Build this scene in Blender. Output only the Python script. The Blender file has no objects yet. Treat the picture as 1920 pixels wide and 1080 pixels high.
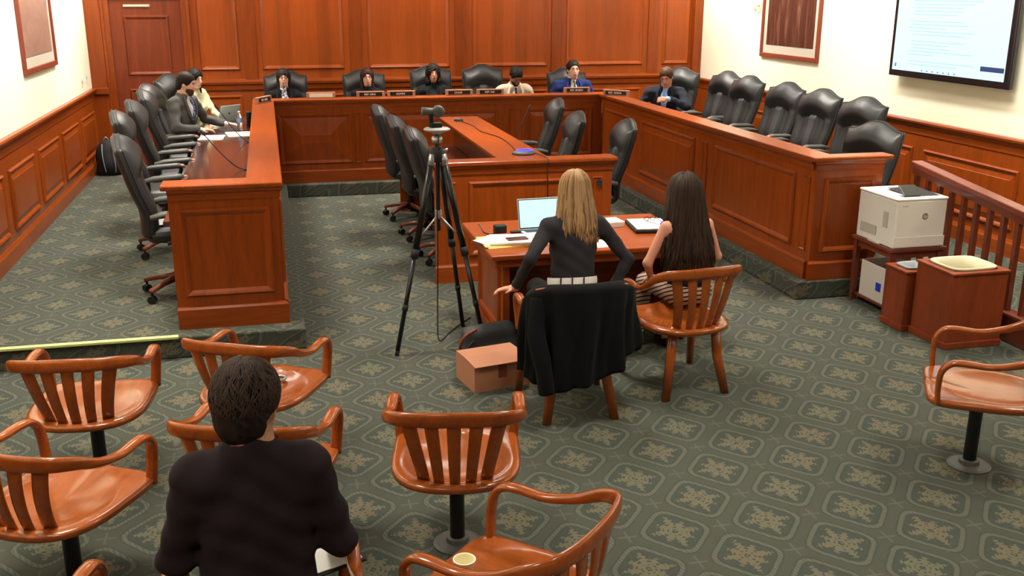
import bpy, math, random
import numpy as np
from mathutils import Vector, Matrix
S = bpy.context.scene
COL = S.collection
PI = math.pi
random.seed(4); RNG = np.random.RandomState(7)

# ------------------------------------------------------------------ camera, light, exposure
def setup_camera():
    h = 2.498; p, y, r = [math.radians(a) for a in (16.492, 13.605, 0.16)]
    fw = Vector((math.sin(y)*math.cos(p), math.cos(y)*math.cos(p), -math.sin(p)))
    rt = Vector((math.cos(y), -math.sin(y), 0)); up = rt.cross(fw)
    rt, up = rt*math.cos(r)+up*math.sin(r), up*math.cos(r)-rt*math.sin(r)
    cd = bpy.data.cameras.new('camera'); co = bpy.data.objects.new('camera', cd); COL.objects.link(co)
    m = Matrix((rt, up, -fw)).transposed().to_4x4(); m.translation = (0, 0, h)
    co.matrix_world = m
    cd.sensor_width = 36; cd.lens = 1863.3/1920*36; cd.clip_start = .05; cd.clip_end = 100
    S.camera = co
setup_camera()
S.view_settings.view_transform = 'Standard'; S.view_settings.look = 'None'
S.view_settings.gamma = 1; S.view_settings.use_curve_mapping = False
S.view_settings.exposure = 0.25
W = bpy.data.worlds.new('world'); S.world = W; W.use_nodes = True
W.node_tree.nodes['Background'].inputs[0].default_value = (1, .93, .84, 1)
W.node_tree.nodes['Background'].inputs[1].default_value = 0.14

CEIL = 3.45
def area(x, y, z, sx, sy, power, col=(1, .92, .80), rot=(0, 0, 0), spread=PI):
    l = bpy.data.lights.new('area_light', 'AREA'); l.shape = 'RECTANGLE'; l.size = sx; l.size_y = sy
    l.energy = power; l.color = col; l.spread = spread
    o = bpy.data.objects.new('area_light', l); COL.objects.link(o); o.location = (x, y, z); o.rotation_euler = rot
    return o
# ceiling troffers (rows over the room) and wall washers close to the walls
for yy in (1.2, 4.2, 7.2, 10.2, 13.0):
    for xx in (-.7, 2.1, 5.0):
        area(xx, yy, CEIL-.03, .6, .6, (46 if yy > 9 else 40) if yy > 5 else 22, spread=1.75)
area(-1.45, 8.5, CEIL-.03, .3, 12.5, 290, (1, .97, .88), (0, math.radians(42), 0), 2.2)
area(5.7, 8.5, CEIL-.03, .3, 12.5, 270, (1, .97, .88), (0, math.radians(-42), 0), 2.2)
area(2.1, 13.9, CEIL-.03, 8, .25, 74, (1, .90, .78), (math.radians(28), 0, 0))

# ------------------------------------------------------------------ materials
MATS = {}
class NX:
    """tiny expression wrapper over math nodes"""
    def __init__(s, nt, sock): s.nt, s.s = nt, sock
    def _op(s, op, *a):
        n = s.nt.nodes.new('ShaderNodeMath'); n.operation = op
        for i, v in enumerate((s,)+a):
            if isinstance(v, NX): s.nt.links.new(v.s, n.inputs[i])
            else: n.inputs[i].default_value = v
        return NX(s.nt, n.outputs[0])
    def __add__(s, o): return s._op('ADD', o)
    def __sub__(s, o): return s._op('SUBTRACT', o)
    def __mul__(s, o): return s._op('MULTIPLY', o)
    def __truediv__(s, o): return s._op('DIVIDE', o)
    def abs(s): return s._op('ABSOLUTE')
    def fract(s): return s._op('FRACT')
    def floor(s): return s._op('FLOOR')
    def sin(s): return s._op('SINE')
    def cos(s): return s._op('COSINE')
    def pow(s, e): return s._op('POWER', e)
    def max(s, o): return s._op('MAXIMUM', o)
    def min(s, o): return s._op('MINIMUM', o)
    def lt(s, v): return s._op('LESS_THAN', v)
    def gt(s, v): return s._op('GREATER_THAN', v)
    def atan2(s, o): return s._op('ARCTAN2', o)
    def sm(s, a, b):
        n = s.nt.nodes.new('ShaderNodeMapRange'); n.interpolation_type = 'SMOOTHSTEP'
        s.nt.links.new(s.s, n.inputs[0]); n.inputs[1].default_value = a; n.inputs[2].default_value = b
        return NX(s.nt, n.outputs[0])
def newmat(name, col=(.5, .5, .5), rough=.5, spec=.5, metal=0, emit=None, estr=0, coat=0, trans=0, ior=1.45, sheen=0):
    m = bpy.data.materials.new(name); m.use_nodes = True; b = m.node_tree.nodes['Principled BSDF']
    b.inputs['Base Color'].default_value = (*col, 1); b.inputs['Roughness'].default_value = rough
    b.inputs['Specular IOR Level'].default_value = spec; b.inputs['Metallic'].default_value = metal
    b.inputs['Coat Weight'].default_value = coat; b.inputs['Coat Roughness'].default_value = .12
    b.inputs['Transmission Weight'].default_value = trans; b.inputs['IOR'].default_value = ior
    b.inputs['Sheen Weight'].default_value = sheen
    if emit: b.inputs['Emission Color'].default_value = (*emit, 1); b.inputs['Emission Strength'].default_value = estr
    MATS[name] = m
    return m
def nodes(m): return m.node_tree, m.node_tree.nodes['Principled BSDF']
def tc(nt, kind='Object'):
    n = nt.nodes.new('ShaderNodeTexCoord'); return n.outputs[kind]
def noise(nt, vec, scale, detail=3, rough=.5, dist=0):
    n = nt.nodes.new('ShaderNodeTexNoise'); n.inputs['Scale'].default_value = scale; n.inputs['Detail'].default_value = detail
    n.inputs['Roughness'].default_value = rough; n.inputs['Distortion'].default_value = dist
    nt.links.new(vec, n.inputs['Vector']); return n.outputs['Fac']
def mapping(nt, vec, scale=(1, 1, 1), rot=(0, 0, 0), loc=(0, 0, 0)):
    n = nt.nodes.new('ShaderNodeMapping'); n.inputs['Scale'].default_value = scale; n.inputs['Rotation'].default_value = rot
    n.inputs['Location'].default_value = loc; nt.links.new(vec, n.inputs['Vector']); return n.outputs[0]
def ramp(nt, fac, stops):
    n = nt.nodes.new('ShaderNodeValToRGB'); e = n.color_ramp.elements
    while len(e) < len(stops): e.new(.5)
    for q, (p, c) in zip(e, stops): q.position = p; q.color = (*c, 1)
    nt.links.new(fac.s if isinstance(fac, NX) else fac, n.inputs[0]); return n.outputs[0]
def mix(nt, fac, a, b, mode='MIX'):
    n = nt.nodes.new('ShaderNodeMix'); n.data_type = 'RGBA'; n.blend_type = mode
    for v, i in ((fac, 0), (a, 6), (b, 7)):
        if isinstance(v, NX): nt.links.new(v.s, n.inputs[i])
        elif isinstance(v, (int, float)): n.inputs[i].default_value = v
        elif isinstance(v, tuple): n.inputs[i].default_value = (*v, 1) if len(v) == 3 else v
        else: nt.links.new(v, n.inputs[i])
    return n.outputs[2]
def bump(nt, b, h, strength=.2, dist=.01):
    n = nt.nodes.new('ShaderNodeBump'); n.inputs['Strength'].default_value = strength; n.inputs['Distance'].default_value = dist
    nt.links.new(h.s if isinstance(h, NX) else h, n.inputs['Height']); nt.links.new(n.outputs[0], b.inputs['Normal'])
def wood(name, base, scale=(14, 14, 1.2), rough=.34, coat=.18, var=.28, planks=None, spec=.32):
    m = newmat(name, base, rough, spec, coat=coat); nt, b = nodes(m)
    v = mapping(nt, tc(nt), scale)
    n1 = noise(nt, v, 1.0, 4, .55, .6)
    n2 = noise(nt, mapping(nt, tc(nt), tuple(s*6 for s in scale)), 1.0, 2)
    lo = tuple(c*(1-var) for c in base); hi = tuple(min(1, c*(1+var*1.1)) for c in base)
    c = ramp(nt, n1, [(.25, lo), (.5, base), (.78, hi)])
    c = mix(nt, .18, c, ramp(nt, n2, [(.3, tuple(q*.55 for q in base)), (.6, hi)]))
    if planks:
        sep = nt.nodes.new('ShaderNodeSeparateXYZ'); nt.links.new(tc(nt), sep.inputs[0])
        x = NX(nt, sep.outputs[planks[0]])
        w = nt.nodes.new('ShaderNodeTexWhiteNoise'); w.noise_dimensions = '1D'
        nt.links.new((x*planks[1]).floor().s, w.inputs['W'])
        c = mix(nt, .32, c, ramp(nt, w.outputs[0], [(0, tuple(q*.62 for q in base)), (1, tuple(min(1, q*1.45) for q in base))]))
    nt.links.new(c, b.inputs['Base Color'])
    bump(nt, b, n2, .04, .002)
    return m
CH = (.245, .045, .004)
wood('wood_v', CH)                       # vertical grain
wood('wood_x', CH, (1.2, 14, 14))        # grain along X
wood('wood_y', CH, (14, 1.2, 14))
wood('wood_wall', (.33, .064, .007), (9, 9, .7), planks=(0, 5.5), rough=.38)
wood('wood_door', (.19, .034, .010), (9, 9, .7), rough=.4)
wood('wood_chair', (.27, .062, .009), (10, 2.2, 10), rough=.24, coat=.55, var=.24)
wood('wood_dark', (.070, .026, .019), (8, 1.5, 8), rough=.10, coat=.6)
wood('wood_base', (.16, .040, .022), (6, 6, 6), rough=.35)
wood('wood_rail', (.17, .042, .022), (6, 1.5, 6), rough=.35)
wood('wood_bin', (.215, .042, .012), (6, 6, 1.2), rough=.45, coat=.1)
newmat('leather', (.017, .018, .019), .45, .5); nt, b = nodes(MATS['leather'])
bump(nt, b, noise(nt, tc(nt), 160, 3), .10, .002)
newmat('leather_panel', (.036, .036, .037), .55, .5); nt, b = nodes(MATS['leather_panel'])
bump(nt, b, noise(nt, tc(nt), 160, 3), .10, .002)
newmat('pad_grey', (.075, .078, .074), .5); newmat('tip_wood', (.30, .12, .08), .4)
newmat('black', (.008, .008, .008), .4); newmat('black_matte', (.012, .012, .013), .8)
newmat('black_metal', (.01, .01, .011), .3, .6, metal=.3)
newmat('chrome', (.6, .6, .6), .2, metal=1); newmat('grey_metal', (.35, .35, .36), .35, metal=.7)
newmat('pale_grey', (.34, .34, .34), .4)
newmat('white', (.80, .78, .73), .5); newmat('paper', (.86, .85, .80), .7)
newmat('white_plastic', (.80, .79, .77), .35); newmat('white_shade', (.5, .5, .46), .45)
newmat('yellow_paper', (.80, .66, .22), .7); newmat('nosing', (.52, .58, .22), .45)
newmat('cream_cup', (.80, .72, .42), .5)
newmat('liner', (.66, .62, .44), .45); newmat('clear_liner', (.30, .33, .36), .2)
newmat('cardboard', (.36, .155, .085), .85); newmat('cardboard_dark', (.22, .09, .05), .9)
newmat('carton_white', (.66, .62, .58), .6); newmat('blue_print', (.02, .05, .55), .5); newmat('blue_sheet', (.02, .10, .28), .6)
newmat('brass', (.75, .50, .12), .3, metal=.8); newmat('gold_pin', (.9, .75, .2), .3)
newmat('plate_wood', (.40, .19, .12), .45); newmat('plate_grey', (.62, .55, .42), .4)
newmat('picture_mat', (.50, .45, .36), .8); newmat('picture_frame', (.22, .045, .022), .4)
newmat('wallplate', (.78, .76, .66), .5); newmat('glow_blue', (.10, .08, .6), .3, emit=(.12, .08, .9), estr=.8)
newmat('screen_laptop', (.1, .1, .1), .3, emit=(.55, .93, 1.0), estr=.95)
newmat('tv_black', (.01, .008, .01), .2, .6)
newmat('bottle', (.8, .85, .9), .08, trans=.9, ior=1.33); newmat('label_blue', (.25, .4, .75), .5)
newmat('laptop_grey', (.36, .46, .45), .4, metal=.2)
newmat('bag_grey', (.030, .034, .038), .6)
for nm, c in dict(suit_grey=(.080, .078, .076), suit_navy=(.016, .018, .028), suit_blue=(.018, .032, .13), suit_dark=(.014, .008, .010),
                  knit_grey=(.026, .025, .029), black_cloth=(.006, .006, .007), cream_cloth=(.62, .55, .42), shirt_white=(.78, .76, .74),
                  shirt_blue=(.35, .52, .88), coat_black=(.0035, .0035, .004), linen=(.60, .50, .40), blazer_black=(.009, .009, .010),
                  sweater_black=(.012, .016, .018), tie_green=(.05, .055, .02), tie_navy=(.01, .015, .05), tie_blue=(.18, .38, .75)).items():
    m = newmat(nm, c, .9, .15, sheen=.02); nt, b = nodes(m)
    bump(nt, b, noise(nt, tc(nt), 90, 3), .12, .004)
def cloth_pattern(name, a, bcol, scale):
    m = newmat(name, a, .85, .2); nt, b = nodes(m)
    nt.links.new(ramp(nt, noise(nt, tc(nt), scale, 1), [(.46, a), (.54, bcol)]), b.inputs['Base Color'])
cloth_pattern('print_blouse', (.05, .05, .07), (.6, .6, .62), 60)
cloth_pattern('floral_blouse', (.72, .64, .44), (.5, .52, .30), 22)
cloth_pattern('tie_dots', (.006, .008, .03), (.25, .33, .6), 55)
m = newmat('striped_cloth', (.5, .35, .28), .8, .2); nt, b = nodes(m)
sep = nt.nodes.new('ShaderNodeSeparateXYZ'); nt.links.new(tc(nt), sep.inputs[0])
st = ((NX(nt, sep.outputs[2])+NX(nt, sep.outputs[1])*.45)*210).sin().sm(.3, .6)
nt.links.new(mix(nt, st, (.42, .28, .22), (.01, .008, .008)), b.inputs['Base Color'])
for nm, c in dict(skin_pale=(.62, .36, .27), skin_pink=(.62, .28, .19), skin_tan=(.42, .20, .12), skin_brown=(.28, .12, .07), skin_mid=(.46, .23, .15)).items():
    m = newmat(nm, c, .5, .35); b = m.node_tree.nodes['Principled BSDF']
    b.inputs['Subsurface Weight'].default_value = .06; b.inputs['Subsurface Radius'].default_value = (.01, .004, .002)
newmat('lips', (.45, .13, .11), .4); newmat('eye_white', (.6, .58, .55), .3); newmat('eye_dark', (.02, .012, .01), .2)
def hair_mat(name, a, bcol, rough=.62):
    m = newmat(name, a, rough, .25); nt, b = nodes(m)
    at = nt.nodes.new('ShaderNodeAttribute'); at.attribute_name = 'tone'
    n = noise(nt, mapping(nt, tc(nt), (60, 60, 6)), 1, 3)
    f = NX(nt, at.outputs['Fac'])*.6+NX(nt, n)*.4
    nt.links.new(ramp(nt, f, [(.15, a), (.62, bcol)]), b.inputs['Base Color'])
    bump(nt, b, n, .5, .006)
hair_mat('hair_blonde', (.06, .030, .014), (.42, .25, .12)); hair_mat('hair_dark', (.008, .005, .004), (.05, .028, .018))
hair_mat('hair_brown', (.010, .006, .004), (.042, .022, .013)); hair_mat('hair_black', (.004, .003, .003), (.02, .014, .012))
hair_mat('hair_auburn', (.02, .005, .004), (.10, .02, .015)); hair_mat('hair_sandy', (.05, .02, .008), (.18, .08, .035))
# plaster
m = newmat('plaster', (.84, .77, .56), .9, .2); nt, b = nodes(m)
nt.links.new(ramp(nt, noise(nt, tc(nt), 1.2, 2), [(.2, (.84, .79, .61)), (.8, (.87, .82, .64))]), b.inputs['Base Color'])
bump(nt, b, noise(nt, tc(nt), 120, 2), .05, .002)
newmat('lamp_diffuser', (.8, .8, .75), .6, emit=(1, .93, .82), estr=9.0)
newmat('ceiling_white', (.75, .72, .65), .9)
# carpet
def carpet():
    m = newmat('carpet', (.1, .1, .08), .95, .1); nt, b = nodes(m)
    sep = nt.nodes.new('ShaderNodeSeparateXYZ'); nt.links.new(tc(nt), sep.inputs[0])
    X, Y, Z = [NX(nt, sep.outputs[i]) for i in range(3)]
    p = (X-Z-2.753)/(.243*2); q = (Y+Z-4.542)/(.2805*2)
    u = (p+q+.5).fract()-.5; v = (p-q+.5).fract()-.5
    nz = NX(nt, noise(nt, tc(nt), 55, 3, .6)); nf = NX(nt, noise(nt, tc(nt), 260, 2, .6)); nl = NX(nt, noise(nt, tc(nt), 1.3, 2))
    jit = (nz-.5)*.035
    a = u.abs(); c = v.abs()
    d = (a.pow(16)+c.pow(16)+((a+c)*.575).pow(16)).pow(1/16)+jit*.7
    # ribbed light border
    rib = ((X*1.0+Y*.35)*300).sin()*.5+.5
    border = d.sm(.350, .358)*(d*-1).sm(-.412, -.404)
    line = d.sm(.318, .326)*(d*-1).sm(-.350, -.342)
    line2 = d.sm(.412, .418)*(d*-1).sm(-.436, -.430)
    inner = (d*-1).sm(-.328, -.320)
    r = (u*u+v*v).pow(.5); th = v.atan2(u)
    ph = ((th*(4/PI)+.5).fract()-.5)*(PI/4)          # fold into eight leaves
    diag = (th*4).cos()*-.5+.5
    R_ = diag*.10+.285
    lobes = (r*95+nz*4).sin()*.012
    wd = (r/R_*PI).min(PI).sin()*.060+lobes*1.6*(r/R_).lt(1.0)+(nz-.5)*.16-.004
    leaf = ((ph.sin()*r).abs()-wd)*-1
    motif = leaf.sm(-.004, .008)*(r-R_).lt(.0).max(r.lt(.05))
    vein = (r*-1+(th*4).cos()*.03).sm(-.035, -.02)
    cross = (a.gt(.40)*c.gt(.40))*((a-c).abs()+jit).lt(.022)
    tan = (.116, .124, .098); dk = (.040, .047, .040); beige = (.136, .134, .090); peach = (.17, .112, .072)
    col = mix(nt, nf, (.056, .064, .051), (.075, .083, .067))
    col = mix(nt, border*(rib*.65+.35), col, tan)
    col = mix(nt, line*.6, col, dk); col = mix(nt, line2*.5, col, dk)
    col = mix(nt, inner, col, mix(nt, nz, (.036, .048, .042), (.066, .079, .066)))
    w = nt.nodes.new('ShaderNodeTexWhiteNoise'); w.noise_dimensions = '2D'
    cmb = nt.nodes.new('ShaderNodeCombineXYZ'); nt.links.new((p+q+.5).floor().s, cmb.inputs[0]); nt.links.new((p-q+.5).floor().s, cmb.inputs[1])
    nt.links.new(cmb.outputs[0], w.inputs['Vector'])
    mcol = mix(nt, (nz*1.3-.3)*NX(nt, w.outputs[0]), beige, peach)
    mcol = mix(nt, ((th*8).cos()*.5+(nz-.5)*2.5).sm(.45, .75)*.65, mcol, (.085, .095, .07))
    col = mix(nt, motif*.95, col, mcol)
    col = mix(nt, cross*.6, col, tan)
    col = mix(nt, nf*.35, col, (.06, .06, .045), 'MIX')
    nt.links.new(col, b.inputs['Base Color'])
    bump(nt, b, nf+nz*.5, .5, .006)
carpet()
# pictures / screen (flat printed surfaces)
def picture_mat_(name, stops, scale):
    m = newmat(name, stops[0][1], .35, .4); nt, b = nodes(m)
    nt.links.new(ramp(nt, noise(nt, mapping(nt, tc(nt), scale), 1, 5, .65, .8), stops), b.inputs['Base Color'])
picture_mat_('art_sepia', [(.3, (.045, .014, .009)), (.52, (.085, .028, .017)), (.66, (.17, .075, .05)), (.8, (.32, .19, .14))], (3, 16, 1.6))
picture_mat_('art_faded', [(.2, (.22, .12, .09)), (.6, (.34, .20, .15)), (.9, (.40, .26, .20))], (2, 2, 5))
newmat('screen_tv', (.05, .05, .05), .3, emit=(.66, .96, 1.0), estr=1.0)
newmat('screen_ink', (.05, .05, .05), .3, emit=(.42, .78, .88), estr=.85)
newmat('screen_bar', (.02, .02, .04), .3, emit=(.01, .04, .12), estr=1)
newmat('screen_icon', (.02, .02, .2), .3, emit=(.05, .25, .7), estr=1)

# ------------------------------------------------------------------ mesh helpers
class MB:
    def __init__(s): s.v = []; s.f = []
    def add(s, vs, fs):
        n = len(s.v); s.v += [tuple(p) for p in vs]; s.f += [tuple(i+n for i in f) for f in fs]; return s
    def box(s, x0, x1, y0, y1, z0, z1, M=None):
        vs = [(x, y, z) for z in (z0, z1) for y in (y0, y1) for x in (x0, x1)]
        if M is not None: vs = [M @ Vector(p) for p in vs]
        return s.add(vs, [(0, 2, 3, 1), (4, 5, 7, 6), (0, 1, 5, 4), (2, 6, 7, 3), (0, 4, 6, 2), (1, 3, 7, 5)])
    def frust(s, c, r0, r1, h, n=20, M=None, z0=0, cap=True):
        vs = [(c[0]+r*math.cos(2*PI*i/n), c[1]+r*math.sin(2*PI*i/n), z) for r, z in ((r0, z0), (r1, z0+h)) for i in range(n)]
        if M is not None: vs = [M @ Vector(p) for p in vs]
        fs = [(i, (i+1) % n, n+(i+1) % n, n+i) for i in range(n)]
        if cap: fs += [tuple(range(n-1, -1, -1)), tuple(range(n, 2*n))]
        return s.add(vs, fs)
    def lathe(s, prof, n=24, c=(0, 0, 0), M=None, cap=True):
        vs = [(c[0]+r*math.cos(2*PI*i/n), c[1]+r*math.sin(2*PI*i/n), c[2]+z) for r, z in prof for i in range(n)]
        if M is not None: vs = [M @ Vector(p) for p in vs]
        k = len(prof)
        fs = [(j*n+i, j*n+(i+1) % n, (j+1)*n+(i+1) % n, (j+1)*n+i) for j in range(k-1) for i in range(n)]
        if cap: fs += [tuple(range(n-1, -1, -1)), tuple(range((k-1)*n, k*n))]
        return s.add(vs, fs)
    def tube(s, pts, r, n=8, closed=False):
        P = [Vector(p) for p in pts]; K = len(P)
        R = r if isinstance(r, (list, tuple)) else [r]*K
        up = None; vs = []
        for i in range(K):
            a = P[i-1] if (i > 0 or closed) else P[i]; b_ = P[(i+1) % K] if (i < K-1 or closed) else P[i]
            t = (b_-a).normalized()
            if up is None: up = Vector((0, 0, 1)) if abs(t.z) < .9 else Vector((1, 0, 0))
            sd = t.cross(up).normalized(); up = sd.cross(t).normalized()
            for j in range(n):
                an = 2*PI*j/n; vs.append(P[i]+(sd*math.cos(an)+up*math.sin(an))*R[i])
        fs = [(i*n+j, i*n+(j+1) % n, ((i+1) % K)*n+(j+1) % n, ((i+1) % K)*n+j) for i in range(K if closed else K-1) for j in range(n)]
        if not closed: fs += [tuple(range(n-1, -1, -1)), tuple(range((K-1)*n, K*n))]
        return s.add(vs, fs)
    def sweep(s, rows, n=12, p=2.6):
        """rows: (centre, side vector, half side, half other, tangent)"""
        vs = []
        for c, sd, a, b_, t in rows:
            c = Vector(c); sd = Vector(sd).normalized(); ot = Vector(t).normalized().cross(sd).normalized()
            for j in range(n):
                an = 2*PI*j/n; cx, sx = math.cos(an), math.sin(an)
                k = (abs(cx)**p+abs(sx)**p)**(-1/p)
                vs.append(c+sd*(a*k*cx)+ot*(b_*k*sx))
        K = len(rows)
        fs = [(i*n+j, i*n+(j+1) % n, (i+1)*n+(j+1) % n, (i+1)*n+j) for i in range(K-1) for j in range(n)]
        fs += [tuple(range(n-1, -1, -1)), tuple(range((K-1)*n, K*n))]
        return s.add(vs, fs)
    def prism(s, poly, z0, z1):
        n = len(poly)
        return s.add([(x, y, z) for z in (z0, z1) for x, y in poly], [(i, (i+1) % n, n+(i+1) % n, n+i) for i in range(n)]+[tuple(range(n-1, -1, -1)), tuple(range(n, 2*n))])
    def build(s, name, mat, parent=None, smooth=False, bevel=0, sub=0, loc=None, label=None, solid=0):
        me = bpy.data.meshes.new(name); me.from_pydata(s.v, [], s.f); me.validate(); 
        me.materials.append(MATS[mat] if isinstance(mat, str) else mat)
        import bmesh
        bm = bmesh.new(); bm.from_mesh(me); bmesh.ops.recalc_face_normals(bm, faces=bm.faces); bm.to_mesh(me); bm.free()
        if smooth: me.polygons.foreach_set('use_smooth', [True]*len(me.polygons))
        o = bpy.data.objects.new(name, me); COL.objects.link(o)
        if parent: o.parent = parent
        if loc: o.location = loc
        if label: o['label'] = label
        if solid:
            q = o.modifiers.new('s', 'SOLIDIFY'); q.thickness = solid
        if bevel:
            q = o.modifiers.new('b', 'BEVEL'); q.width = bevel; q.segments = 2; q.limit_method = 'ANGLE'; q.angle_limit = .6
            q.harden_normals = False
        if sub:
            q = o.modifiers.new('u', 'SUBSURF'); q.levels = q.render_levels = sub
        return o
def tag(o, label, cat, group=None, kind=None):
    if label: o['label'] = label
    if cat: o['category'] = cat
    if group: o['group'] = group
    if kind: o['kind'] = kind
    return o
def thing(name, label, cat, loc=(0, 0, 0), rz=0, group=None):
    o = bpy.data.objects.new(name, None); COL.objects.link(o); o.empty_display_size = .1
    o.location = loc; o.rotation_euler = (0, 0, rz)
    return tag(o, label, cat, group)
def struct(o): o['kind'] = 'structure'; return o
def dup(o, parent=None):
    c = o.copy(); COL.objects.link(c)
    if parent: c.parent = parent
    for ch in o.children: dup(ch, c)
    return c
def flatgrid(fn, nu, nv, mat, name, parent, closed_u=False, smooth=True, solid=0, sub=0):
    mb = MB(); vs = [fn(i/(nu-1 if not closed_u else nu), j/(nv-1)) for j in range(nv) for i in range(nu)]
    fs = [(j*nu+i, j*nu+(i+1) % nu, (j+1)*nu+(i+1) % nu, (j+1)*nu+i) for j in range(nv-1) for i in range(nu if closed_u else nu-1)]
    mb.add(vs, fs); return mb.build(name, mat, parent, smooth=smooth, solid=solid, sub=sub)

# ------------------------------------------------------------------ room shell
D = .16; XL, XR, YB, YF = -2.34, 6.6, 14.86, -2.5
ft = MB().box(XL, XR, YF, YB+.1, -.1, 0).build('floor', 'carpet'); struct(ft); ft['label'] = 'patterned grey-green carpet floor'
dz = MB()
# dais in three wings, 7.02 front on the left
dz.box(XL, .152, 7.02, YB, 0, D); dz.box(.152, 4.25, 12.77, YB, 0, D)
dz.box(4.25, XR, 7.30, YB, 0, D)
# ramp on the right beyond the railing
dz.add([(5.30, 7.3, 0), (XR, 7.3, 0), (5.30, 7.3, D), (XR, 7.3, D), (5.30, 5.8, 0), (XR, 5.8, 0)], [(2, 3, 5, 4), (0, 2, 4), (1, 5, 3), (0, 4, 5, 1), (0, 1, 3, 2)])
o = dz.build('dais', 'carpet', bevel=.012); struct(o); o['label'] = 'raised carpeted platform under the desks'
o = MB().box(XL, XR, YF, YB, CEIL, CEIL+.1).build('ceiling', 'ceiling_white'); struct(o)
for yy in (1.2, 4.2, 7.2, 10.2, 13.0):
    for xx in (-.7, 2.1, 5.0):
        t = thing('ceiling_light', 'square white ceiling light panel over the room', 'light', (xx, yy, CEIL), 0, 'ceiling light panels')
        for a in ((-.34, .34, -.34, -.30), (-.34, .34, .30, .34), (-.34, -.30, -.30, .30), (.30, .34, -.30, .30)): MB().box(*a, -.025, 0).build('frame', 'ceiling_white', t)
        MB().box(-.30, .30, -.30, .30, -.012, -.004).build('diffuser', 'lamp_diffuser', t)
o = MB().box(XL-.1, XR+.1, YF-.1, YF, 0, CEIL).build('wall_front', 'plaster'); struct(o)
wl = MB().box(XL-.12, XL, YF, YB, 0, CEIL).build('wall_left', 'plaster'); struct(wl)
wr = MB().box(XR, XR+.12, YF, YB, 0, CEIL).build('wall_right', 'plaster'); struct(wr)
wb = MB().box(XL-.12, XR+.12, YB, YB+.12, 0, CEIL).build('wall_back', 'wood_wall'); struct(wb)

class Fr:
    """local face frame: u along, z up, d outwards"""
    def __init__(s, o, u, n): s.o = Vector(o); s.u = Vector(u); s.n = Vector(n)
    def p(s, u, z, d): return s.o+s.u*u+Vector((0, 0, 1))*z+s.n*d
    def box(s, mb, u0, u1, z0, z1, d0, d1):
        vs = [s.p(u, z, d) for z in (z0, z1) for d in (d0, d1) for u in (u0, u1)]
        return mb.add(vs, [(0, 2, 3, 1), (4, 5, 7, 6), (0, 1, 5, 4), (2, 6, 7, 3), (0, 4, 6, 2), (1, 3, 7, 5)])
    def ring(s, mb, rects):
        """nested rectangles (u0,u1,z0,z1,d); closes last"""
        vs = []; fs = []
        for u0, u1, z0, z1, d in rects: vs += [s.p(u0, z0, d), s.p(u1, z0, d), s.p(u1, z1, d), s.p(u0, z1, d)]
        for k in range(len(rects)-1):
            for i in range(4): fs.append((4*k+i, 4*k+(i+1) % 4, 4*k+4+(i+1) % 4, 4*k+4+i))
        k = 4*(len(rects)-1); fs.append((k, k+1, k+2, k+3))
        return mb.add(vs, fs)
    def panel(s, parent, u0, u1, z0, z1, mat='wood_v', w=.045, style='raised', name='panel', d0=0.0, hgt=.022):
        mb = MB(); e = w
        R = [(u0, u1, z0, z1, d0-.004), (u0, u1, z0, z1, d0+.006), (u0+e*.3, u1-e*.3, z0+e*.3, z1-e*.3, d0+hgt), (u0+e*.6, u1-e*.6, z0+e*.6, z1-e*.6, d0+hgt*.75),
             (u0+e, u1-e, z0+e, z1-e, d0-.006+.008)]
        if style == 'raised':
            q = min(e*2.2, (u1-u0)*.3); R += [(u0+e+q*.5, u1-e-q*.5, z0+e+q*.5, z1-e-q*.5, d0+.014), (u0+e+q*.5+.004, u1-e-q*.5-.004, z0+e+q*.5+.004, z1-e-q*.5-.004, d0+.018)]
        elif style == 'hip':
            q = min((u1-u0), (z1-z0))*.34; R += [(u0+e*1.5, u1-e*1.5, z0+e*1.5, z1-e*1.5, d0+.006), (u0+e+q, u1-e-q, z0+e+q, z1-e-q, d0+.038)]
        s.ring(mb, R)
        return mb.build(name, mat, parent)
    def mould(s, parent, u0, u1, prof, mat, name='moulding', ends=(0, 0)):
        """prof: list of (d, z); extrude along u"""
        mb = MB(); n = len(prof)
        vs = [s.p(u0-ends[0]*d, z, d) for d, z in prof]+[s.p(u1+ends[1]*d, z, d) for d, z in prof]
        mb.add(vs, [(i, (i+1) % n, n+(i+1) % n, n+i) for i in range(n)]+[tuple(range(n)), tuple(range(2*n-1, n-1, -1))])
        return mb.build(name, mat, parent)

RAILP = [(0, 1.10), (.02, 1.10), (.022, 1.17), (.035, 1.18), (.04, 1.205), (.06, 1.215), (.065, 1.235), (.055, 1.25), (0, 1.25)]
BASEP = [(0, 0), (.03, 0), (.03, .13), (.022, .145), (.015, .165), (0, .17)]
def shift(prof, dz): return [(d, z+dz) for d, z in prof]
def wainscot(fr, wall, u0, u1, z0, pans, mat_h, side):
    mb = MB(); fr.box(mb, u0, u1, z0, 1.12, 0, .012); mb.build('wainscot_board', 'wood_v', wall)
    fr.mould(wall, u0, u1, RAILP, mat_h, 'chair_rail')
    b = fr.mould(None, u0, u1, shift(BASEP, z0), mat_h, 'baseboard_'+side); struct(b)
    for a, c in pans:
        fr.panel(wall, a, c, z0+.25, z0+.80, d0=.012)
FL = Fr((XL, 0, 0), (0, 1, 0), (1, 0, 0)); FR_ = Fr((XR, 0, 0), (0, 1, 0), (-1, 0, 0))
pl = [(7.12+i*1.28, 7.12+i*1.28+1.06) for i in range(6)]
wainscot(FL, wl, 7.02, YB-.02, D, pl, 'wood_y', 'left')
pr = [(7.35+i*1.52, 7.35+i*1.52+1.36) for i in range(5)]
wainscot(FR_, wr, 7.3, YB-.02, D, [(7.62, 9.02), (9.2, 10.6), (10.8, 12.2), (12.4, 13.8)], 'wood_y', 'right')
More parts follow.
